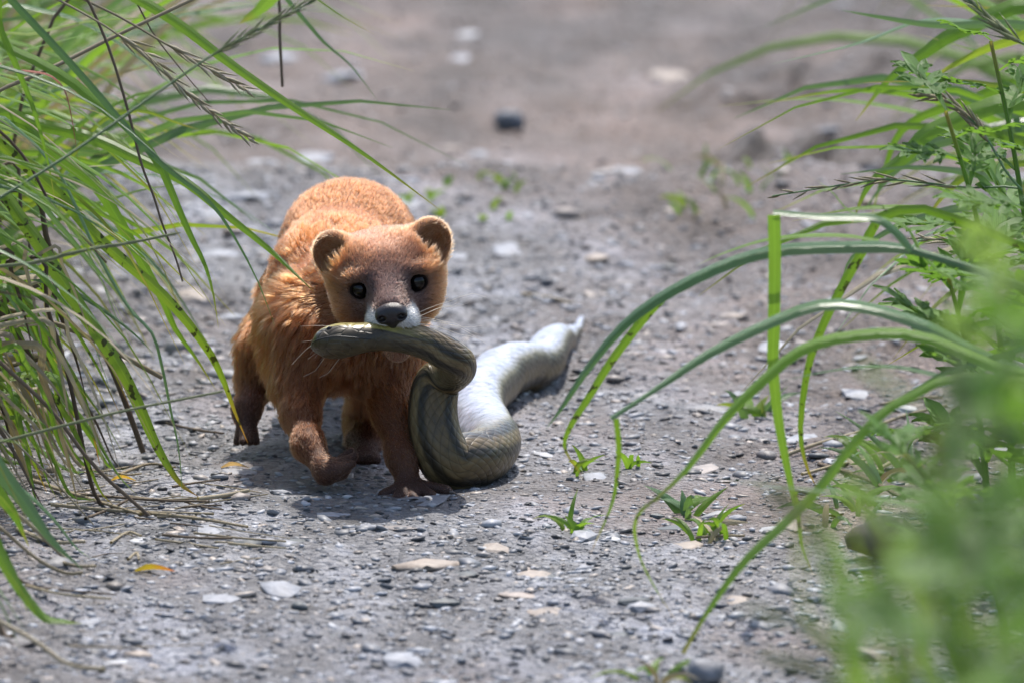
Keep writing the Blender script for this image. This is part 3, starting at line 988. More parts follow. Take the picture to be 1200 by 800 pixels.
pf = mathn(nt, 'MULTIPLY', mathn(nt, 'SUBTRACT', 1.0, pale.outputs[0]), back_m.outputs[0])
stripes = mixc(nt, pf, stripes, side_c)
edge = ramp(nt, scale_h, [(0, (.55, .55, .55)), (.5, (1.05, 1.05, 1.05))])
colr = mixc(nt, .8, stripes, edge, 'MULTIPLY')
hf = N(nt, 'ShaderNodeMapRange', i_1=24.0, i_2=44.0); nt.links.new(al, hf.inputs[0])
hcol = ramp(nt, mathn(nt, 'DIVIDE', an, math.pi), [(0, (.16, .13, .035)), (.12, (.26, .215, .06)), (.20, (.30, .25, .07)), (.235, (.034, .025, .012)), (.5, (.050, .037, .018)), (.75, (.075, .056, .027)), (1, (.09, .07, .035))])
colr = mixc(nt, hf.outputs[0], hcol, colr)
sn_n = N(nt, 'ShaderNodeTexNoise', i_Scale=240.0, i_Detail=4.0); sn_g = N(nt, 'ShaderNodeNewGeometry'); nt.links.new(sn_g.outputs['Position'], sn_n.inputs['Vector'])
colr = mixc(nt, 1.0, colr, ramp(nt, sn_n.outputs[0], [(.3, (.62, .62, .62)), (.7, (1.25, 1.25, 1.25))]), 'MULTIPLY')
nt.links.new(colr, b.inputs['Base Color'])
nt.links.new(ramp(nt, sn_n.outputs[0], [(.3, (.26, .26, .26)), (.7, (.5, .5, .5))]), b.inputs['Roughness'])
b.inputs['Coat Roughness'].default_value = .33
b.inputs['Specular IOR Level'].default_value = .33
b.inputs['Coat Weight'].default_value = .15
b.inputs['Coat Roughness'].default_value = .3
me.materials.append(msn)
snake = empty('snake', sbase, 'limp olive brown striped snake held in the weasel\'s jaws, tail trailing on gravel', 'snake')
so = mesh_obj('body', None, None, None, mesh=me); so.parent = snake
# eye and mouth line of the snake's head
i_e = int(np.argmin(abs(u_ - 9.0)))
q_ = dn_[i_e] - tg[i_e] * (dn_[i_e] @ tg[i_e]); q_ /= np.linalg.norm(q_); s_ = np.cross(tg[i_e], q_)
camd = (CAM * 1000 - c_[i_e]); camd /= np.linalg.norm(camd)
sgn = 1 if s_ @ camd > 0 else -1
epos = c_[i_e] + rad_[i_e] * (.70 * s_ * sgn + .52 * q_)
o = mesh_obj('eye', (sv * 1.35 + epos) * .001 - sbase, sf_, m_eye); o.parent = snake
ml = []
for i in range(2, int(np.argmin(abs(u_ - 22)))):
    q_ = dn_[i] - tg[i] * (dn_[i] @ tg[i]); q_ /= np.linalg.norm(q_); s_ = np.cross(tg[i], q_)
    r_ = rad_[i] * (math.sqrt(max(1 - (1 - u_[i] / 6) ** 2, .002)) if u_[i] < 6 else 1)
    ml.append(c_[i] + r_ * (1.06 * s_ * sgn * math.cos(.12) + .84 * .12 * q_))
V_, F_ = tube(ml, np.full(len(ml), .28), 6)
o = mesh_obj('mouth_line', V_ * .001 - sbase, F_, solid('mouth_dark', (.012, .010, .008), .5)); o.parent = snake

# ------------------------------------------------------------------ plants
def leaf_mat(name, c0, c1, tip=None, spots=0.0, trans=.35, rough=.42, spec=.5, tipstart=.8):
    m, nt, b = new_mat(name)
    oi = N(nt, 'ShaderNodeObjectInfo'); tc = N(nt, 'ShaderNodeNewGeometry')
    n1 = N(nt, 'ShaderNodeTexNoise', i_Scale=90.0, i_Detail=3.0); nt.links.new(tc.outputs['Position'], n1.inputs['Vector'])
    f = mathn(nt, 'ADD', mathn(nt, 'MULTIPLY', oi.outputs['Random'], .55), mathn(nt, 'MULTIPLY', n1.outputs[0], .6))
    col = ramp(nt, f, [(.2, c0), (.85, c1)])
    al = N(nt, 'ShaderNodeAttribute', attribute_name='along').outputs['Fac']
    ac = N(nt, 'ShaderNodeAttribute', attribute_name='across').outputs['Fac']
    # pale midrib and fine veins running lengthwise
    rib = ramp(nt, mathn(nt, 'ABSOLUTE', ac), [(0, (1.28, 1.28, 1.28)), (.14, (1, 1, 1))])
    col = mixc(nt, 1.0, col, rib, 'MULTIPLY')
    vein = mathn(nt, 'SINE', mathn(nt, 'MULTIPLY', ac, 42.0))
    if tip:
        tf = N(nt, 'ShaderNodeMapRange', i_1=tipstart, i_2=.99); nt.links.new(al, tf.inputs[0])
        col = mixc(nt, tf.outputs[0], col, tip)
    if spots:
        n2 = N(nt, 'ShaderNodeTexNoise', i_Scale=330.0, i_Detail=2.0); nt.links.new(tc.outputs['Position'], n2.inputs['Vector'])
        sfac = ramp(nt, n2.outputs[0], [(.60, (0, 0, 0)), (.66, (spots, spots, spots))])
        col = mixc(nt, sfac, col, (.030, .035, .008))
    nt.links.new(col, b.inputs['Base Color'])
    b.inputs['Roughness'].default_value = rough; b.inputs['Specular IOR Level'].default_value = spec
    bump(nt, b, vein, .5, .0004)
    if trans:
        tr = nt.nodes.new('ShaderNodeBsdfTranslucent')
        tcol = mixc(nt, 1.0, col, (1.5, 1.45, .7), 'MULTIPLY')
        nt.links.new(tcol, tr.inputs['Color'])
        mx = nt.nodes.new('ShaderNodeMixShader'); mx.inputs[0].default_value = trans
        nt.links.new(b.outputs[0], mx.inputs[1]); nt.links.new(tr.outputs[0], mx.inputs[2])
        nt.links.new(mx.outputs[0], nt.nodes['Material Output'].inputs['Surface'])
    return m


G1 = leaf_mat('fresh_green_blade', (.105, .215, .024), (.185, .33, .045), tip=(.30, .28, .07), tipstart=.88)
G2 = leaf_mat('blue_green_blade', (.075, .165, .055), (.135, .245, .095), rough=.30, spec=.8, trans=.25)
G3 = leaf_mat('yellow_green_blade', (.15, .25, .030), (.24, .33, .045), tip=(.40, .33, .10))
GS = leaf_mat('spotted_blade', (.12, .24, .022), (.20, .31, .032), tip=(.42, .20, .045), spots=.95, tipstart=.84)
DRY = leaf_mat('dry_straw', (.27, .215, .135), (.46, .39, .27), trans=.12, rough=.6, spec=.3)
BRN = leaf_mat('brown_stem', (.085, .058, .036), (.19, .140, .095), trans=0, rough=.65, spec=.3)
RED = leaf_mat('red_stem', (.26, .055, .03), (.34, .10, .05), trans=.1)
SEED = leaf_mat('seed_husk', (.24, .20, .12), (.44, .39, .27), trans=.15, rough=.6, spec=.3)
GSD = leaf_mat('green_seed_husk', (.14, .17, .075), (.26, .28, .15), trans=.15, rough=.6, spec=.3)
LEAF = leaf_mat('mugwort_leaf', (.085, .185, .035), (.14, .27, .055), trans=.38, rough=.5)
LEAFB = leaf_mat('pale_leaf', (.13, .22, .085), (.20, .31, .11), trans=.35, rough=.55)


def ribbon_data(P, width, fold=.22, roll=0, base=.55, peak=.3, taper=1.6, rows=None, twist=0.0, blunt=0.0):
    """P world points root -> tip; width in metres. Returns verts, faces, along, across"""
    rows = rows or max(9, min(26, len(P) * 4))
    C = catmull(P, rows)
    tg = np.gradient(C, axis=0); tg /= np.linalg.norm(tg, axis=1)[:, None] + 1e-12
    V_, al, ac = [], [], []
    prev = None
    for i in range(rows):
        t = i / (rows - 1)
        vd = CAM - C[i]; vd /= np.linalg.norm(vd)
        # leaf face: midway between facing the open path and facing the sky, turned by roll
        s_ = np.cross(tg[i], vd * .8 + np.array([0, 0, .35])); s_ /= np.linalg.norm(s_) + 1e-12
        if prev is not None and s_ @ prev < 0: s_ = -s_
        if prev is not None: s_ = s_ * .5 + prev * .5; s_ -= tg[i] * (s_ @ tg[i]); s_ /= np.linalg.norm(s_) + 1e-12
        prev = s_
        q_ = np.cross(tg[i], s_)
        a = roll + twist * t
        sd = math.cos(a) * s_ + math.sin(a) * q_; nd = np.cross(tg[i], sd)
        w = width * .5 * ((base + (1 - base) * min(t / peak, 1)) if t < peak else max(1 - ((t - peak) / (1 - peak)) ** taper, blunt + .02))
        for k, f in ((-1, 0), (-.5, .5), (0, 1), (.5, .5), (1, 0)):
            V_.append(C[i] + sd * w * k - nd * w * fold * f); al.append(t); ac.append(k)
    n5 = 5
    F_ = [[i * n5 + j, i * n5 + j + 1, (i + 1) * n5 + j + 1, (i + 1) * n5 + j] for i in range(rows - 1) for j in range(n5 - 1)]
    return np.array(V_), np.array(F_), np.array(al), np.array(ac)


def emit(name, V_, F_, al, ac, mat, parent):
    loc = np.array(parent.location) if parent is not None else np.zeros(3)
    me = np_mesh(name, np.asarray(V_) - loc, np.asarray(F_))
    me.polygons.foreach_set('use_smooth', np.ones(len(me.polygons), bool))
    point_attr(me, 'along', np.asarray(al)); point_attr(me, 'across', np.asarray(ac))
    me.materials.append(mat)
    o = mesh_obj(name, None, None, None, mesh=me)
    if parent is not None: o.parent = parent
    return o


def px2m(w, Y):
    return w * 36 / LENS / 1200 * (Y - CAM[1]) / math.cos(PITCH)


def path_pts(uv, d0, d1, root=None):
    n_ = len(uv)
    P = [at(u, v, (d0 + (d1 - d0) * i / (n_ - 1)) * .001) for i, (u, v) in enumerate(uv)]
    for q in P:
        q[2] = max(q[2], float(H(np.array([q[0]]), np.array([q[1]]))[0]) + .0012)
    if root is not None:
        r = np.array([root[0], root[1], float(H(np.array([root[0]]), np.array([root[1]]))[0]) - .004])
        a = P[0]
        m = r * .45 + a * .55; m[2] = max(r[2] + (a[2] - r[2]) * .72, r[2] + .02); m[0] = r[0] * .65 + a[0] * .35
        P = [r, m] + P
    return P


def blade(parent, uv, d0, d1, wpx, mat, root=None, name='blade', **kw):
    P = path_pts(uv, d0, d1, root)
    kw.setdefault('roll', random.uniform(-.5, .5)); kw.setdefault('twist', random.uniform(-.5, .5))
    V_, F_, al, ac = ribbon_data(P, px2m(wpx, (d0 + d1) * .0005), **kw)
    return emit(name, V_, F_, al, ac, mat, parent)


def round_data(P, r0, r1, ns=6, rows=None):
    C = catmull(P, rows or max(8, len(P) * 3))
    V_, F_ = tube(C, np.linspace(r0, r1, len(C)), ns)
    F4 = [f for f in F_ if len(f) == 4]
    return V_, np.array(F4), np.repeat(np.linspace(0, 1, len(C)), ns), np.tile(np.linspace(-1, 1, ns), len(C))


def stem(parent, uv, d0, d1, wpx, mat, root=None, name='stem', tip=.35):
    P = path_pts(uv, d0, d1, root)
    r = px2m(wpx, (d0 + d1) * .0005) / 2
    V_, F_, al, ac = round_data(P, r, r * tip)
    return emit(name, V_, F_, al, ac, mat, parent)


def spike(parent, uv, d0, d1, wpx, mat, n_=22, L=.0075, spread=.32, name='seed_head'):
    """a grass ear: overlapping pointed husks along an axis"""
    C = catmull(path_pts(uv, d0, d1), 60)
    w = px2m(wpx, (d0 + d1) * .0005)
    Vs, Fs, al, ac = [], [], [], []; off = 0
    for i in range(n_):
        t = i / (n_ - 1); k = min(int(t * 57), 57)
        p, q = C[k], C[k + 2]
        tg_ = (q - p) / (np.linalg.norm(q - p) + 1e-9)
        a = i * 2.4 + random.uniform(-.3, .3)
        s_ = np.cross(tg_, [0.2, .5, 1]); s_ /= np.linalg.norm(s_); q_ = np.cross(tg_, s_)
        out = math.cos(a) * s_ + math.sin(a) * q_
        d_ = tg_ + out * random.uniform(.5, 1.2) * spread; d_ /= np.linalg.norm(d_)
        x_ = np.cross(d_, out); x_ /= np.linalg.norm(x_); y_ = np.cross(d_, x_)
        l_ = L * random.uniform(.8, 1.25) * (1.15 - .5 * t)
        c0 = p + out * w * .12
        ring = [(0, .25), (.35, 1), (.7, .7)]
        vs = []
        for (h_, r_) in ring:
            for b_ in range(5):
                g = 2 * math.pi * b_ / 5
                vs.append(c0 + d_ * l_ * h_ + (math.cos(g) * x_ + math.sin(g) * y_ * .7) * r_ * w * .22)
        tipi = len(vs); vs += [c0 + d_ * l_ * 1.15] * 1
        fs = [[r_ * 5 + b_, r_ * 5 + (b_ + 1) % 5, (r_ + 1) * 5 + (b_ + 1) % 5, (r_ + 1) * 5 + b_] for r_ in range(2) for b_ in range(5)]
        fs += [[10 + b_, 10 + (b_ + 1) % 5, tipi, tipi] for b_ in range(5)]
        Vs += vs; Fs += [[z + off for z in f] for f in fs]; off += len(vs)
        al += [.5] * len(vs); ac += list(np.linspace(-1, 1, len(vs)))
    V_ = np.array(Vs)
    # triangles need their own list: build with from_pydata
    loc = np.array(parent.location) if parent.type == 'EMPTY' else np.array(parent.parent.location)
    me = bpy.data.meshes.new(name)
    me.from_pydata((V_ - loc).tolist(), [], [f if f[2] != f[3] else f[:3] for f in Fs]); me.update()
    point_attr(me, 'along', np.array(al)); point_attr(me, 'across', np.array(ac))
    me.polygons.foreach_set('use_smooth', np.ones(len(me.polygons), bool))
    me.materials.append(mat)
    o = mesh_obj(name, None, None, None, mesh=me); o.parent = parent
    return o


def gl(x, y):
    return (x, y, float(H(np.array([x]), np.array([y]))[0]))


def arc(rx, ry, L, az, e0, e1, n_=7, pw=1.2):
    """free-standing blade: starts at elevation e0 and bends down to e1"""
    p = np.array(gl(rx, ry)) - np.array([0, 0, .003]); P = [p]
    for i in range(n_):
        e = e0 + (e1 - e0) * ((i + .5) / n_) ** pw
        p = p + L / n_ * np.array([math.cos(e) * math.cos(az), math.cos(e) * math.sin(az), math.sin(e)])
        g = float(H(np.array([p[0]]), np.array([p[1]]))[0])
        p[2] = max(p[2], g + .0015); P.append(p.copy())
    return P


def arc_blade(parent, mat, w, P, **kw):
    kw.setdefault('roll', random.uniform(-.9, .9)); kw.setdefault('twist', random.uniform(-.8, .8))
    V_, F_, al, ac = ribbon_data(P, w, **kw)
    return emit('blade', V_, F_, al, ac, mat, parent)


# ---- grass of the verge beside the weasel's flank
tA = empty('grass_tussock', gl(-.27, .06), 'tall green grass tussock whose long blades arch over the weasel\'s back', 'grass', 'tussocks on the grassy verge')
ra = lambda: (-.27 + random.uniform(-.05, .03), .06 + random.uniform(-.07, .07))
B = lambda uv, d0, d1, w, m, **k: blade(tA, uv, d0, d1, w, m, ra(), **k)
B([(40, -80), (120, -25), (200, 22), (270, 75), (350, 130), (430, 183), (518, 248)], 60, 30, 13, G1, roll=.1, twist=.1, taper=2.2)
B([(-40, 138), (50, 148), (110, 163), (160, 186), (215, 212), (260, 248), (315, 292), (345, 320), (368, 342)], 40, -20, 15, G1, roll=.2, twist=.2)
B([(-40, 48), (20, 62), (75, 90), (110, 118), (150, 150), (185, 190), (205, 235), (225, 280), (240, 310), (250, 345), (256, 385)], 10, -10, 13, G1, roll=-.2)
B([(-20, -40), (10, -3), (60, 50), (110, 105), (150, 152), (190, 193), (238, 230), (265, 262), (300, 325), (322, 382)], -20, -35, 9, G2, roll=.2)
B([(-25, -5), (0, 35), (20, 80), (40, 130), (55, 185), (64, 232)], -30, -30, 9, G1)
B([(-40, 98), (30, 108), (60, 117), (95, 126), (130, 137)], 40, 50, 9, G3)
B([(-40, 80), (10, 82), (50, 86), (68, 96), (78, 112), (86, 150), (93, 200)], -20, -20, 5, RED, base=.8)
B([(-30, 10), (30, -4), (90, -14)], 60, 80, 12, G1)
B([(-30, 55), (40, 40), (100, 26), (180, 20), (235, 12)], 130, 200, 6, G3)
B([(-40, 20), (60, 15), (130, 45), (190, 90), (240, 128)], 180, 200, 8, G2)
B([(-30, 250), (40, 240), (110, 150), (160, 130), (210, 145), (232, 152)], 120, 160, 7, G3)
stem(tA, [(-40, 126), (60, 80), (130, 45), (235, -5), (280, -30)], 0, 40, 6, DRY, ra(), tip=.7)
s1_ = stem(tA, [(-20, -50), (50, -10), (105, 20), (142, 44), (215, 105), (268, 147)], -10, -10, 4.5, DRY, ra(), tip=.4)
spike(s1_, [(138, 40), (180, 70), (215, 105), (245, 130), (270, 148), (294, 164)], -10, -10, 11, SEED, 30)
s2_ = stem(tA, [(0, -60), (80, -10), (140, 20), (200, 55), (240, 78), (280, 100)], 15, 15, 5, DRY, ra(), tip=.4)
spike(s2_, [(196, 52), (235, 75), (265, 92), (290, 106)], 15, 15, 10, SEED, 20)
s3_ = stem(tA, [(-40, 260), (0, 232), (80, 182), (180, 112), (260, 58), (370, 0)], -160, -160, 5, G2, (-.25, -.16), tip=.5)
spike(s3_, [(250, 64), (290, 42), (330, 20), (372, -4)], -160, -160, 9, GSD, 26)
stem(tA, [(180, -90), (270, -70), (322, -20), (328, 50), (331, 102)], 160, 160, 5, BRN, (-.2, .2), tip=.7)
B([(200, -110), (300, -40), (345, 10), (380, 50), (412, 78), (445, 122)], 180, 200, 7, G2)
B([(240, -100), (330, -30), (370, -2), (405, 22), (442, 42)], 120, 120, 4, G3)
B([(230, -90), (320, -60), (335, -30), (308, 8), (280, 28)], -200, -200, 26, G1, taper=3)
stem(tA, [(100, -60), (150, -12), (180, 40), (215, 85), (245, 120)], 60, 60, 3.5, BRN, ra())
stem(tA, [(40, -60), (90, -20), (125, 50), (150, 130), (165, 190), (180, 230), (190, 262), (205, 300), (214, 330)], 0, 0, 4.5, BRN, ra(), tip=.5)

tB = empty('grass_tussock', gl(-.225, .03), 'grass tussock with a yellow spotted blade hanging beside the weasel\'s raised hind foot', 'grass', 'tussocks on the grassy verge')
rb = lambda: (-.235 + random.uniform(-.04, .03), .03 + random.uniform(-.06, .06))
B = lambda uv, d0, d1, w, m, **k: blade(tB, uv, d0, d1, w, m, rb(), **k)
B([(-20, 168), (30, 195), (75, 235), (110, 275), (150, 310), (185, 340), (215, 372), (245, 412), (262, 446), (275, 482), (291, 520)], 10, 20, 14, GS, roll=.1, twist=.1, taper=2.4)
B([(-10, 140), (60, 180), (110, 215), (140, 260), (165, 305), (190, 350), (205, 385), (230, 420), (253, 456)], 45, 50, 15, G1, roll=.2, twist=0)
B([(-20, 225), (30, 265), (70, 325), (110, 385), (140, 430), (165, 480), (185, 525), (210, 565), (233, 591)], -10, -12, 18, GS, roll=-.1, twist=0, taper=2.6)
B([(-40, 216), (30, 225), (70, 265), (100, 300), (130, 335), (172, 382)], -10, -10, 8, G2)
B([(-40, 250), (20, 295), (50, 325), (80, 360), (112, 392)], -30, -30, 12, G1)
B([(-40, 316), (10, 318), (55, 330), (100, 350), (150, 385), (182, 416)], 0, 0, 10, G2)
B([(-30, 130), (60, 190), (110, 290), (150, 360), (178, 390), (190, 430), (200, 480), (210, 530), (214, 606)], -20, -25, 5, G2, taper=3)
B([(-20, 300), (30, 365), (55, 410), (75, 455), (97, 512)], 0, 0, 11, G1)
B([(-10, 300), (40, 370), (62, 405), (90, 450), (105, 490), (117, 545)], 10, 10, 13, GS, taper=2.4)
B([(-20, 350), (30, 410), (55, 470), (70, 520), (95, 560)], 15, 15, 12, G1)
B([(-30, 330), (10, 400), (28, 440), (36, 520)], 20, 20, 9, G1)
B([(-20, 410), (20, 440), (45, 480), (70, 520)], 0, 0, 5, leaf_mat('gold_blade', (.30, .20, .03), (.42, .30, .05)))
stem(tB, [(20, 220), (60, 300), (100, 370), (130, 430), (150, 480), (168, 530)], 70, 70, 7, BRN, rb(), tip=1)
stem(tB, [(-40, 385), (0, 424), (60, 480), (110, 545), (175, 614)], -60, -50, 6, BRN, rb(), tip=.8)
stem(tB, [(-40, 360), (50, 375), (110, 398), (150, 420), (190, 442)], 20, 30, 8, DRY, rb(), tip=.8)
stem(tB, [(-30, 150), (25, 180), (60, 240), (95, 275), (125, 308)], -25, -25, 5, BRN, rb(), tip=.6)
s4_ = stem(tB, [(-60, 326), (40, 308), (100, 293), (150, 285), (205, 274)], -120, -120, 6, GSD, (-.23, -.1), tip=.6)
spike(s4_, [(30, 310), (100, 293), (150, 285), (205, 274)], -120, -120, 5, GSD, 30, L=.006, spread=.12)
s5_ = stem(tB, [(-60, 535), (60, 502), (150, 480), (262, 458)], -130, -130, 6, GSD, (-.23, -.12), tip=.5)
stem(tB, [(-40, 470), (20, 520), (70, 570), (110, 620)], -70, -70, 5, DRY, rb())
stem(tB, [(10, 190), (25, 250), (40, 310), (60, 370)], 90, 90, 7, BRN, rb())
stem(tB, [(40, 300), (55, 360), (80, 440), (105, 560), (118, 620)], -20, -20, 5, BRN, rb(), tip=1)
for k in range(84):      # dry and green basal shoots of the same tussock
    u0 = random.uniform(-80, 60); v0 = random.uniform(280, 520)
    l_ = random.uniform(120, 240); a = R(random.uniform(35, 75)); dd = random.uniform(-60, 90)
    m = random.choice([DRY, DRY, DRY, BRN, G1, GS, G1])
    uv = [(u0 + l_ * t * math.cos(a) * (1 - .2 * t), v0 + l_ * math.sin(a) * (t ** 1.25)) for t in np.linspace(0, 1, 5)]
    B(uv, dd, dd, random.uniform(4, 10), m)
def tip_cap(P, lim):
    """keep a blade's tip on its own side of the path"""
    P = np.array(P); ex = P[:, 0].max() - lim
    if ex > 0: P[:, 0] -= ex
    return P


for k in range(95):      # further blades arching out of both tussocks
    P = arc(random.uniform(-.33, -.2), random.uniform(-.08, .22), random.uniform(.22, .42), R(random.uniform(-35, 25)), R(random.uniform(62, 84)), R(random.uniform(-78, -40)))
    P = tip_cap(P, random.uniform(-.185, -.10))
    P[0, 2] = gl(P[0, 0], P[0, 1])[2] - .003
    arc_blade(tA if k % 2 else tB, random.choice([G1, G1, G1, G2, G3, DRY]), random.uniform(.002, .0048), P)

tC = empty('grass_tussock', gl(-.215, -.24), 'low grass tussock with wide soft green blades leaning onto the pale pebbles', 'grass', 'tussocks on the grassy verge')
rc_ = lambda: (-.225 + random.uniform(-.03, .02), -.24 + random.uniform(-.05, .05))
B = lambda uv, d0, d1, w, m, **k: blade(tC, uv, d0, d1, w, m, rc_(), **k)
B([(-40, 500), (-5, 545), (30, 590), (60, 632), (98, 668)], -200, -210, 24, G2)
B([(-50, 530), (-10, 570), (15, 600), (34, 640)], -190, -190, 26, G1)
B([(-40, 610), (-5, 645), (20, 685), (50, 722), (75, 760), (98, 782)], -270, -270, 15, G1, taper=2.4)
B([(-40, 545), (20, 570), (60, 605), (88, 640), (108, 668)], -150, -150, 8, G2)
B([(-30, 590), (0, 640), (25, 690), (32, 735)], -260, -260, 12, G1)
stem(tC, [(-40, 545), (0, 585), (35, 614), (62, 640), (76, 678)], -160, -160, 6, DRY, rc_(), tip=.8)
stem(tC, [(-40, 595), (0, 618), (40, 652), (75, 690), (97, 712)], -190, -190, 6, DRY, rc_(), tip=.7)
stem(tC, [(-40, 625), (-5, 655), (30, 690), (70, 715), (137, 722)], -210, -220, 6, BRN, rc_())
stem(tC, [(-40, 705), (0, 728), (40, 750), (80, 778), (122, 806)], -330, -350, 7, DRY, rc_(), tip=.8)
stem(tC, [(-40, 690), (-8, 720), (5, 750), (16, 784)], -300, -310, 8, BRN, rc_(), tip=1)
for k in range(16):
    P = arc(random.uniform(-.25, -.205), random.uniform(-.32, -.16), random.uniform(.10, .22), R(random.uniform(-50, 30)), R(random.uniform(50, 80)), R(random.uniform(-70, -20)))
    P = tip_cap(P, random.uniform(-.19, -.15))
    arc_blade(tC, random.choice([G1, G2, DRY, BRN, G1]), random.uniform(.002, .0045), P)

# far grass of the same verge: one uncountable mass
def mass(name, spots, mats, seed, wr=(.002, .005)):
    random.seed(seed)
    per = {}
    for (rx, ry, L, az, e0, e1) in spots:
        m = random.choice(mats)
        V_, F_, al, ac = ribbon_data(arc(rx, ry, L, az, e0, e1, 6), random.uniform(*wr), rows=9, roll=random.uniform(-1, 1), twist=random.uniform(-.8, .8))
        d = per.setdefault(m.name, [m, [], [], [], [], 0])
        d[1].append(V_); d[2].append(F_ + d[5]); d[3].append(al); d[4].append(ac); d[5] += len(V_)
    first = None
    for k, (m, a, b_, c, d, _) in per.items():
        me = np_mesh(name, np.concatenate(a), np.concatenate(b_)); point_attr(me, 'along', np.concatenate(c)); point_attr(me, 'across', np.concatenate(d))
        me.materials.append(m); me.polygons.foreach_set('use_smooth', np.ones(len(me.polygons), bool))
        o = mesh_obj(name, None, None, None, mesh=me)
        if first is None: first = o
        else: o.parent = first; tag(o, kind='stuff')
    return first


U = random.uniform
verge = mass('verge_grass', [(U(-.42, -.20), U(.15, 1.1), U(.16, .28), R(U(-110, 0)), R(U(60, 88)), R(U(-60, 20))) for _ in range(520)]
             + [(U(-.6, -.36), U(-.6, .3), U(.2, .34), R(U(-60, 60)), R(U(60, 88)), R(U(-60, 20))) for _ in range(160)], [G1, G2, G3, DRY, G1], 11)
tag(verge, 'dense tall green grass covering the verge behind the weasel\'s tussocks', 'grass', kind='stuff')
verge2 = mass('verge_grass', [(U(.235, .6), U(.15, 1.6), U(.12, .3), R(180 + U(-50, 60)), R(U(50, 85)), R(U(-70, 20))) for _ in range(210)]
              + [(U(.33, .7), U(-.9, .2), U(.12, .3), R(180 + U(-60, 60)), R(U(50, 85)), R(U(-60, 20))) for _ in range(130)], [G1, G2, G2, G1, DRY], 12, (.003, .0065))
tag(verge2, 'mixed green grass on the weedy verge behind the feathery leaves', 'grass', kind='stuff')

# ---- broad-bladed grass bowing over the path on the other side
random.seed(21)
tD = empty('reed_grass', gl(.262, -.21), 'broad bladed grass with long shiny kinked leaves bowing over the path', 'grass')
rd = lambda: (.262 + random.uniform(-.025, .03), -.21 + random.uniform(-.04, .04))
B = lambda uv, d0, d1, w, m, **k: blade(tD, uv, d0, d1, w, m, rd(), **k)
BN = lambda uv, d0, d1, w, m, **k: blade(tD, uv, d0, d1, w, m, None, **k)
stem(tD, [(1290, 400), (1240, 362), (1190, 334), (1130, 312), (1066, 293)], -200, -200, 12.3, G2, rd(), tip=.85)
BN([(1070, 294), (1040, 290), (1000, 290), (920, 293), (860, 307), (790, 340), (735, 378), (690, 430), (660, 475), (640, 502)], -200, -190, 18.0, G2, roll=.25, twist=-.1, fold=.45, base=.7, peak=.15, taper=2.6)
BN([(1030, 282), (985, 276), (930, 277), (890, 283), (845, 298), (815, 312)], -185, -180, 8.2, G1, roll=.5, base=.6)
BN([(790, 338), (772, 354), (745, 385), (715, 425), (690, 465), (668, 500), (662, 525), (681, 556)], -180, -176, 10.7, GS, roll=-.2, twist=0, base=.8, peak=.1, taper=2.4)
BN([(1068, 294), (1048, 271), (1022, 256), (960, 254), (906, 249)], -205, -205, 10.7, G2, roll=.2, twist=0, base=.8, peak=.1, taper=6, blunt=.7)
BN([(907, 252), (908, 300), (907, 380), (906, 430), (912, 490), (922, 545), (932, 590), (939, 622)], -206, -200, 14.8, G1, roll=0, twist=0, base=1, peak=.05, taper=2.4, fold=.1)
B([(1230, 450), (1140, 412), (1085, 383), (1020, 362), (960, 358), (900, 380), (830, 415), (770, 455), (716, 490)], -230, -230, 18.0, G2, roll=.3, twist=0, fold=.4, taper=4, blunt=.35)
BN([(722, 490), (725, 520), (724, 545), (717, 590), (690, 652)], -230, -228, 6.6, GS, base=1, peak=.05, taper=2.6, roll=.1, twist=0)
B([(1200, 440), (1080, 395), (1000, 394), (940, 410), (890, 450), (850, 490), (800, 555), (744, 604)], -260, -260, 16.4, G1, roll=.2, twist=0, taper=3, fold=.4)
BN([(772, 582), (752, 597), (744, 614), (745, 632), (752, 658), (770, 692), (792, 728)], -260, -258, 4.9, GS, base=1, peak=.05, roll=.1, twist=0)
B([(1200, 470), (1100, 440), (1040, 429), (980, 433), (915, 446)], -225, -225, 9.8, G2, roll=.5, twist=0)
B([(1130, 260), (1040, 250), (1010, 296), (985, 340), (965, 380), (947, 430), (938, 500), (945, 545), (962, 580)], -150, -150, 11.5, GS, taper=2.4)
B([(1160, 440), (1060, 468), (1010, 508), (960, 572), (920, 612), (870, 660), (830, 715), (800, 768)], -300, -320, 12.3, G1, roll=.1, twist=0, taper=4, blunt=.4)
B([(1230, 610), (1120, 602), (1040, 586), (960, 575), (848, 562)], -420, -420, 14.8, LEAFB, roll=.5, twist=0)
B([(1120, 330), (1060, 265), (1000, 250), (975, 225), (952, 208)], -170, -170, 6.6, G1)
BN([(932, 575), (936, 610), (940, 640), (952, 672)], -220, -220, 5.7, GS, base=1)

tE = empty('grass_tussock', gl(.30, .2), 'tussock of wide leaning blades behind the bowing reed grass', 'grass')
re_ = lambda: (.30 + random.uniform(-.03, .03), .2 + random.uniform(-.05, .05))
B = lambda uv, d0, d1, w, m, **k: blade(tE, uv, d0, d1, w, m, re_(), **k)
B([(1290, 60), (1200, 30), (1100, 30), (1030, 20), (985, 12)], 180, 180, 12, G2)
B([(1260, 50), (1150, 28), (1080, 25), (1010, 50), (950, 65), (902, 76)], 180, 200, 10, G2)
B([(1240, 10), (1130, 35), (1080, 65), (1040, 95), (1003, 142)], 200, 220, 22, G1, roll=0)
B([(1270, 40), (1180, 50), (1120, 75), (1075, 105)], 200, 200, 16, G3)
B([(1230, 120), (1100, 150), (1060, 185), (1020, 215), (998, 262)], 160, 160, 24, G1, roll=0)
B([(1260, 150), (1120, 162), (1080, 180), (1045, 205), (1010, 250)], 220, 220, 18, G2)
B([(1240, 100), (1130, 120), (1060, 150), (1035, 205), (1020, 260)], 250, 250, 14, G1)
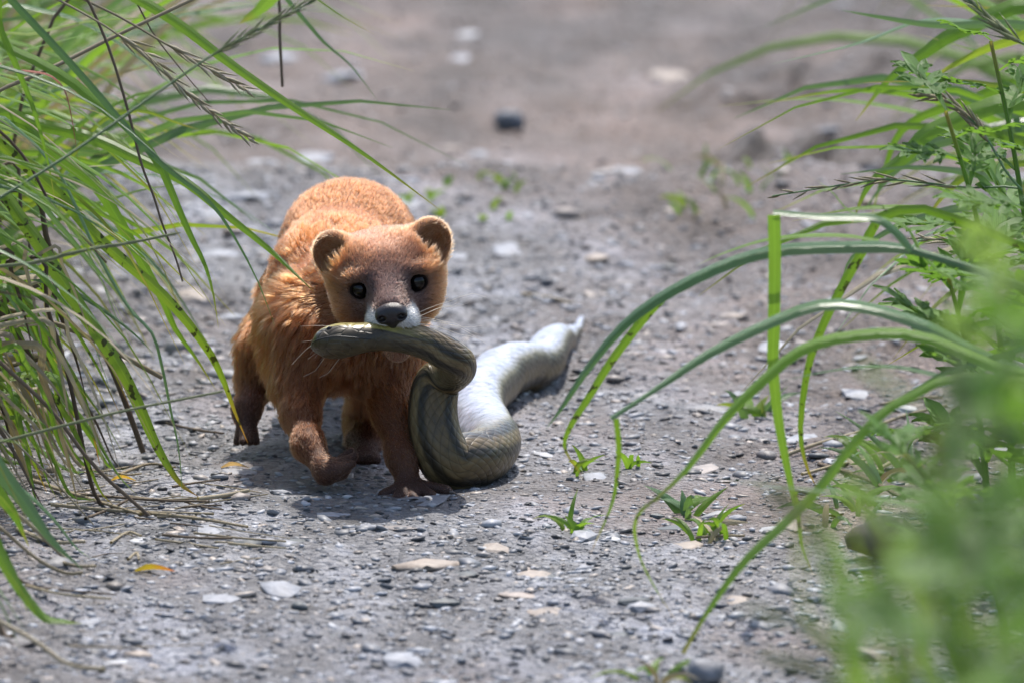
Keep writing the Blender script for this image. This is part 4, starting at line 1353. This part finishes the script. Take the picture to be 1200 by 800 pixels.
B([(1260, 190), (1150, 200), (1110, 225), (1080, 265)], 140, 140, 16, G3)
B([(1260, 240), (1150, 240), (1060, 262), (1000, 300), (985, 340)], 120, 120, 12, G2)
for i, (uv, d, w, m) in enumerate([([(1230, 75), (1200, 52), (1168, 30), (1128, -6)], -80, 11, GSD), ([(1190, 215), (1160, 168), (1140, 142), (1110, 118), (1080, 112)], -60, 12, SEED),
                                   ([(1200, 222), (1130, 220), (1050, 211), (1000, 215), (905, 230)], 30, 9, SEED), ([(1230, 300), (1170, 290), (1130, 284), (1076, 279)], -40, 8, SEED)]):
    s_ = stem(tE, [(uv[0][0] + 60, uv[0][1] + 40)] + uv, d, d, 4, G2, (.3, d * .001), tip=.5)
    spike(s_, uv[1:], d, d, w, m, 22, L=.008, spread=.35)
for k in range(22):
    P = arc(random.uniform(.24, .34), random.uniform(.0, .45), random.uniform(.14, .28), R(180 + random.uniform(-40, 40)), R(random.uniform(55, 80)), R(random.uniform(-60, 0)))
    arc_blade(tE, random.choice([G1, G1, G2, G3]), random.uniform(.003, .006), P)

# ---- mugwort: stems with deeply cut leaves
def cut_leaf():
    """one leaf lying along +x, length 1: midrib with paired pointed lobes, slightly cupped"""
    V_, F_, al, ac = [], [], [], []
    def lobe(p0, ang, l_, w):
        d_ = np.array([math.cos(ang), math.sin(ang)]); s_ = np.array([-d_[1], d_[0]])
        b0 = len(V_)
        for t, ww in ((0, .55), (.4, 1), (.75, .7), (1, .06)):
            for k in (-1, 0, 1):
                q = p0 + d_ * l_ * t + s_ * w * ww * k
                z = -.25 * q[1] ** 2 - .18 * q[0] ** 2 + (.02 if k else 0) + .03 * math.sin(9 * q[0] + 7 * q[1])
                V_.append((q[0], q[1], z)); al.append(t * .7); ac.append(k)
        for i in range(3):
            for j in range(2):
                a = b0 + i * 3 + j; F_.append([a, a + 1, a + 4, a + 3])
    lobe(np.array([0, 0]), 0, .62, .035)
    lobe(np.array([.52, 0]), 0, .48, .085)
    for x, l_, w in ((.22, .26, .05), (.40, .36, .065), (.58, .33, .06)):
        for s in (-1, 1):
            a = s * R(48 if x < .5 else 38)
            lobe(np.array([x, 0]), a, l_, w)
            lobe(np.array([x, 0]) + .5 * l_ * np.array([math.cos(a), math.sin(a)]), a + s * .65, l_ * .42, w * .55)
    return np.array(V_), np.array(F_), np.array(al), np.array(ac)


CL = cut_leaf()
leaf_meshes = {}
def leaf_mesh(mat):
    if mat.name not in leaf_meshes:
        me = np_mesh('leaf', CL[0], CL[1]); point_attr(me, 'along', CL[2]); point_attr(me, 'across', CL[3])
        me.polygons.foreach_set('use_smooth', np.ones(len(me.polygons), bool)); me.materials.append(mat)
        leaf_meshes[mat.name] = me
    return leaf_meshes[mat.name]


def mugwort(rx, ry, height, lean, nl, size, label, mat=LEAF, top=1.0, low=.2):
    base = gl(rx, ry)
    t = empty('mugwort', base, label, 'weed')
    P = [np.array(base) + np.array([lean[0] * f * f, lean[1] * f * f, height * f - .004]) for f in np.linspace(0, 1, 6)]
    V_, F_, al, ac = round_data(P, .0014, .0007)
    emit('stem', V_, F_, al, ac, G1, t)
    C = catmull(P, 60)
    for i in range(nl):
        f = low + (1 - low) * i / (nl - 1)
        p = C[min(int(f * 59), 59)]
        o = bpy.data.objects.new('leaf', leaf_mesh(mat)); COL.objects.link(o); o.parent = t
        o.location = p - np.array(base)
        s = size * random.uniform(.75, 1.2) * (1.05 - .5 * f)
        o.scale = (s, s, s)
        o.rotation_euler = (random.uniform(-.5, .5), -random.uniform(-.1, .75) - .35 * f, i * 2.4 + random.uniform(-.4, .4))
    return t


random.seed(33)
mugwort(.176, -.06, .150, (-.025, -.02), 15, .062, 'feathery green mugwort among the seed heads beside the kinked grass stem')
mugwort(.166, -.10, .100, (-.015, -.01), 14, .055, 'mugwort with broad cut leaves over the kinked stem node')
mugwort(.190, .02, .165, (-.02, 0), 15, .06, 'tall mugwort rising above the horizontal seed head')
mugwort(.186, -.16, .135, (-.01, .01), 14, .060, 'taller mugwort standing close behind the leafy clump at the verge')
mugwort(.165, -.33, .075, (-.035, .0), 12, .055, 'short mugwort shading the dark gap at the path edge', low=.3)
fore = [(.118, -1.45, 0.268, (-.012, 0), 18, .052), (.138, -1.32, 0.286, (0, .02), 18, .055), (.100, -1.62, 0.244, (-.006, 0), 15, .048), (.128, -1.72, 0.291, (.005, 0), 18, .05),
        (.146, -1.55, 0.301, (-.01, .02), 18, .055), (.150, -1.10, 0.248, (-.015, 0), 16, .05), (.128, -1.20, 0.218, (-.015, 0), 14, .046), (.108, -1.36, 0.224, (-.012, 0), 13, .044),
        (.088, -1.66, 0.224, (-.010, 0), 11, .040), (.133, -1.62, 0.256, (0, 0), 15, .052), (.096, -1.42, 0.198, (-.012, 0), 9, .038),
        (.124, -1.38, .262, (0, 0), 17, .055), (.142, -1.62, .288, (0, 0), 18, .055), (.112, -1.56, .246, (0, 0), 15, .05), (.152, -1.38, .280, (0, 0), 17, .055)]
for (x, y, h_, ln_, n_, s) in fore:
    t = mugwort(x, y, h_, ln_, n_, s, 'soft green mugwort in the thick weed clump on the near verge', mat=random.choice([LEAF, LEAFB, LEAFB]), low=.5)
    t['group'] = 'mugworts of the near weed clump'

# ---- wispy seeding grass in front of the weed clump
random.seed(44)
tF = empty('wispy_grass', gl(.10, -1.25), 'thin wispy grass with pale seed heads at the edge of the weed clump', 'grass')
for uv, d, w in [([(1080, 900), (1040, 780), (990, 680), (940, 610), (905, 575)], -1200, 4), ([(1090, 900), (1020, 800), (950, 740), (885, 715)], -1100, 4), ([(1100, 900), (1060, 740), (1030, 640), (1010, 560)], -1300, 5),
                 ([(1120, 900), (1110, 760), (1085, 620), (1070, 520)], -1350, 5), ([(1060, 900), (1010, 840), (960, 790), (905, 770)], -1000, 4), ([(1150, 900), (1140, 700), (1130, 520), (1120, 420)], -1500, 5)]:
    s_ = stem(tF, uv, d, d, w, GSD, (.10, d * .001), tip=.5)
    spike(s_, uv[-3:], d, d, 14, GSD, 22, L=.009, spread=.5)
for k in range(16):
    u0 = random.uniform(1000, 1180); dd = random.uniform(-1500, -900)
    uv = [(u0, 900), (u0 - random.uniform(0, 40), 780), (u0 - random.uniform(30, 110), random.uniform(600, 720)), (u0 - random.uniform(90, 190), random.uniform(560, 760))]
    blade(tF, uv, dd, dd, random.uniform(9, 22), random.choice([G1, G3, LEAFB]), (.11, dd * .001))

# ---- little sprouts on the path
def sprout(u, v, n_, L, mats, label, spread=1.0, w=.0022, group=None, Lr=(.6, 1.2)):
    p = ground_at(u, v)
    t = empty('grass_sprout', p, label, 'sprout', group)
    for k in range(n_):
        az = random.uniform(0, 6.28); l_ = L * random.uniform(*Lr)
        P = arc(p[0] + random.uniform(-.003, .003) * spread, p[1] + random.uniform(-.006, .006) * spread, l_, az, R(random.uniform(45, 85)), R(random.uniform(-40, 45)), 4)
        arc_blade(t, random.choice(mats), w * random.uniform(.7, 1.3), P, rows=8)
    return t


random.seed(5)
sprout(682, 553, 6, .014, [G1, G3], 'tiny sprout under the curled orange tip of a hanging blade')
sprout(672, 622, 7, .016, [G1, G1, G3], 'small spiky sprout on open gravel beside the trailing snake')
sprout(800, 602, 8, .018, [G1, G1, G2], 'bright leafy sprout beside a dark flat stone', w=.003)
sprout(832, 628, 14, .019, [G1, G1, DRY], 'bushy grass sprout with straw coloured base on the gravel', w=.002, spread=2)
sprout(886, 486, 8, .020, [G1, G2, G3], 'low yellow green sprout behind the hanging grass blades', w=.003, spread=1.5)
sprout(740, 545, 4, .014, [G1], 'thin upright sprout of few blades on bare soil')
sprout(760, 796, 8, .02, [G1, G3, DRY], 'blurred yellowish sprout next to the dark rock', spread=2)
sprout(868, 246, 22, .016, [G1, G3, DRY, G1], 'grass tuft on the soil ridge under the tread prints', spread=9, w=.0022)
sprout(540, 232, 16, .008, [G3, G1], 'sparse low tuft on the soil ridge behind the weasel', spread=8, w=.003)
sprout(1000, 600, 16, .024, [G1, G2, BRN], 'clump of short leaning blades in front of the dark gap', spread=4, w=.0024)
sprout(1060, 560, 18, .034, [G1, G2, DRY], 'taller grassy clump among straw near the verge weeds', spread=5, w=.0025)

# ---- straw and litter on the gravel
def straw(uv, wpx, mat, label='dry straw lying flat on the gravel beside the grassy verge', group='straws on the gravel'):
    P = []
    for (u, v) in uv:
        g = ground_at(u, v); r = px2m(wpx, g[1]) / 2; g[2] += r * 1.1 + .0008; P.append(g)
    V_, F_, al, ac = round_data(P, r, r * .7, 6, 14)
    hh_ = H(V_[:, 0], V_[:, 1]).reshape(-1)
    V_[:, 2] = np.maximum(V_[:, 2], hh_ + .0002)
    t = emit('straw', V_ - P[0], F_, al, ac, mat, None)
    t.location = P[0]
    return tag(t, label, 'straw', group)


for uv, w, m in [([(38, 568), (80, 582), (165, 608)], 6, DRY), ([(60, 596), (150, 604), (250, 607)], 5, DRY), ([(150, 586), (190, 590), (232, 588)], 4, DRY), ([(90, 583), (180, 590), (245, 592)], 4, BRN),
                 ([(160, 605), (230, 612), (290, 622)], 5, DRY), ([(190, 631), (225, 634), (272, 635)], 4, BRN), ([(232, 590), (262, 586), (292, 580)], 6, DRY), ([(100, 612), (130, 600), (150, 590)], 4, BRN),
                 ([(60, 660), (90, 668), (112, 668)], 5, DRY), ([(20, 625), (60, 640), (100, 640)], 6, DRY), ([(130, 640), (150, 628), (165, 632)], 4, DRY), ([(195, 500), (230, 508), (262, 512)], 4, BRN),
                 ([(140, 560), (175, 548), (205, 552)], 4, DRY), ([(150, 660), (160, 652), (163, 660)], 4, DRY), ([(80, 760), (160, 762), (240, 758)], 2.5, DRY), ([(30, 690), (70, 700), (130, 706)], 4, DRY)]:
    straw(uv, w, m, ('pale' if m is DRY else 'dark brown') + ' dry straw lying flat on the gravel beside the grassy verge', ('pale' if m is DRY else 'brown') + ' straws on the gravel')
for k in range(24):
    u0, v0 = random.uniform(20, 290), random.uniform(545, 665)
    if u0 > 250 and v0 < 600: u0 -= 120
    l_ = random.uniform(30, 120); sl = random.uniform(-.18, .22)
    straw([(u0, v0), (u0 + l_ * .5, v0 + l_ * .5 * sl + random.uniform(-2, 2)), (u0 + l_, v0 + l_ * sl)], random.uniform(1.6, 3.4), DRY if k % 4 else BRN,
          ('pale' if k % 4 else 'dark brown') + ' dry straw lying flat on the gravel beside the grassy verge', ('pale' if k % 4 else 'brown') + ' straws on the gravel')
for uv, w, m in [([(915, 540), (960, 524), (1010, 510)], 5, DRY), ([(1000, 520), (1050, 495), (1110, 480)], 5, DRY), ([(940, 560), (985, 548), (1030, 540)], 4, DRY), ([(1030, 480), (1070, 472), (1105, 470)], 5, DRY),
                 ([(960, 550), (1010, 565), (1060, 590)], 7, BRN), ([(815, 634), (845, 632), (872, 632)], 4, DRY), ([(612, 350), (645, 354), (668, 360)], 5, DRY), ([(1020, 560), (1060, 535), (1090, 500)], 5, DRY)]:
    straw(uv, w, m, 'dry stalk lying on the soil near the reed grass', 'stalks near the reed grass')


def litter(u, v, wpx, mat, label):
    g = ground_at(u, v); g[2] += .0015
    w = px2m(wpx, g[1])
    P = [g + np.array([w * (t - .5), .002 * math.sin(t * 5), .0012 * math.sin(t * 3.1)]) for t in np.linspace(0, 1, 4)]
    V_, F_, al, ac = ribbon_data(P, w * .22, roll=1.2, rows=8, base=.3)
    o = emit('fallen_leaf', V_ - g, F_, al, ac, mat, None); o.location = g
    return tag(o, label, 'leaf')


litter(182, 673, 48, leaf_mat('autumn_leaf', (.30, .26, .03), (.40, .20, .04), tip=(.5, .13, .03), tipstart=.4), 'narrow fallen leaf turning from yellow to orange on the gravel')
litter(145, 567, 30, leaf_mat('ochre_leaf', (.42, .24, .04), (.50, .32, .06)), 'small ochre fallen leaf at the foot of the spotted grass')
litter(276, 552, 34, leaf_mat('buff_leaf', (.45, .30, .20), (.5, .36, .26)), 'short buff leaf fragment beside the edge of the weasel\'s shadow')
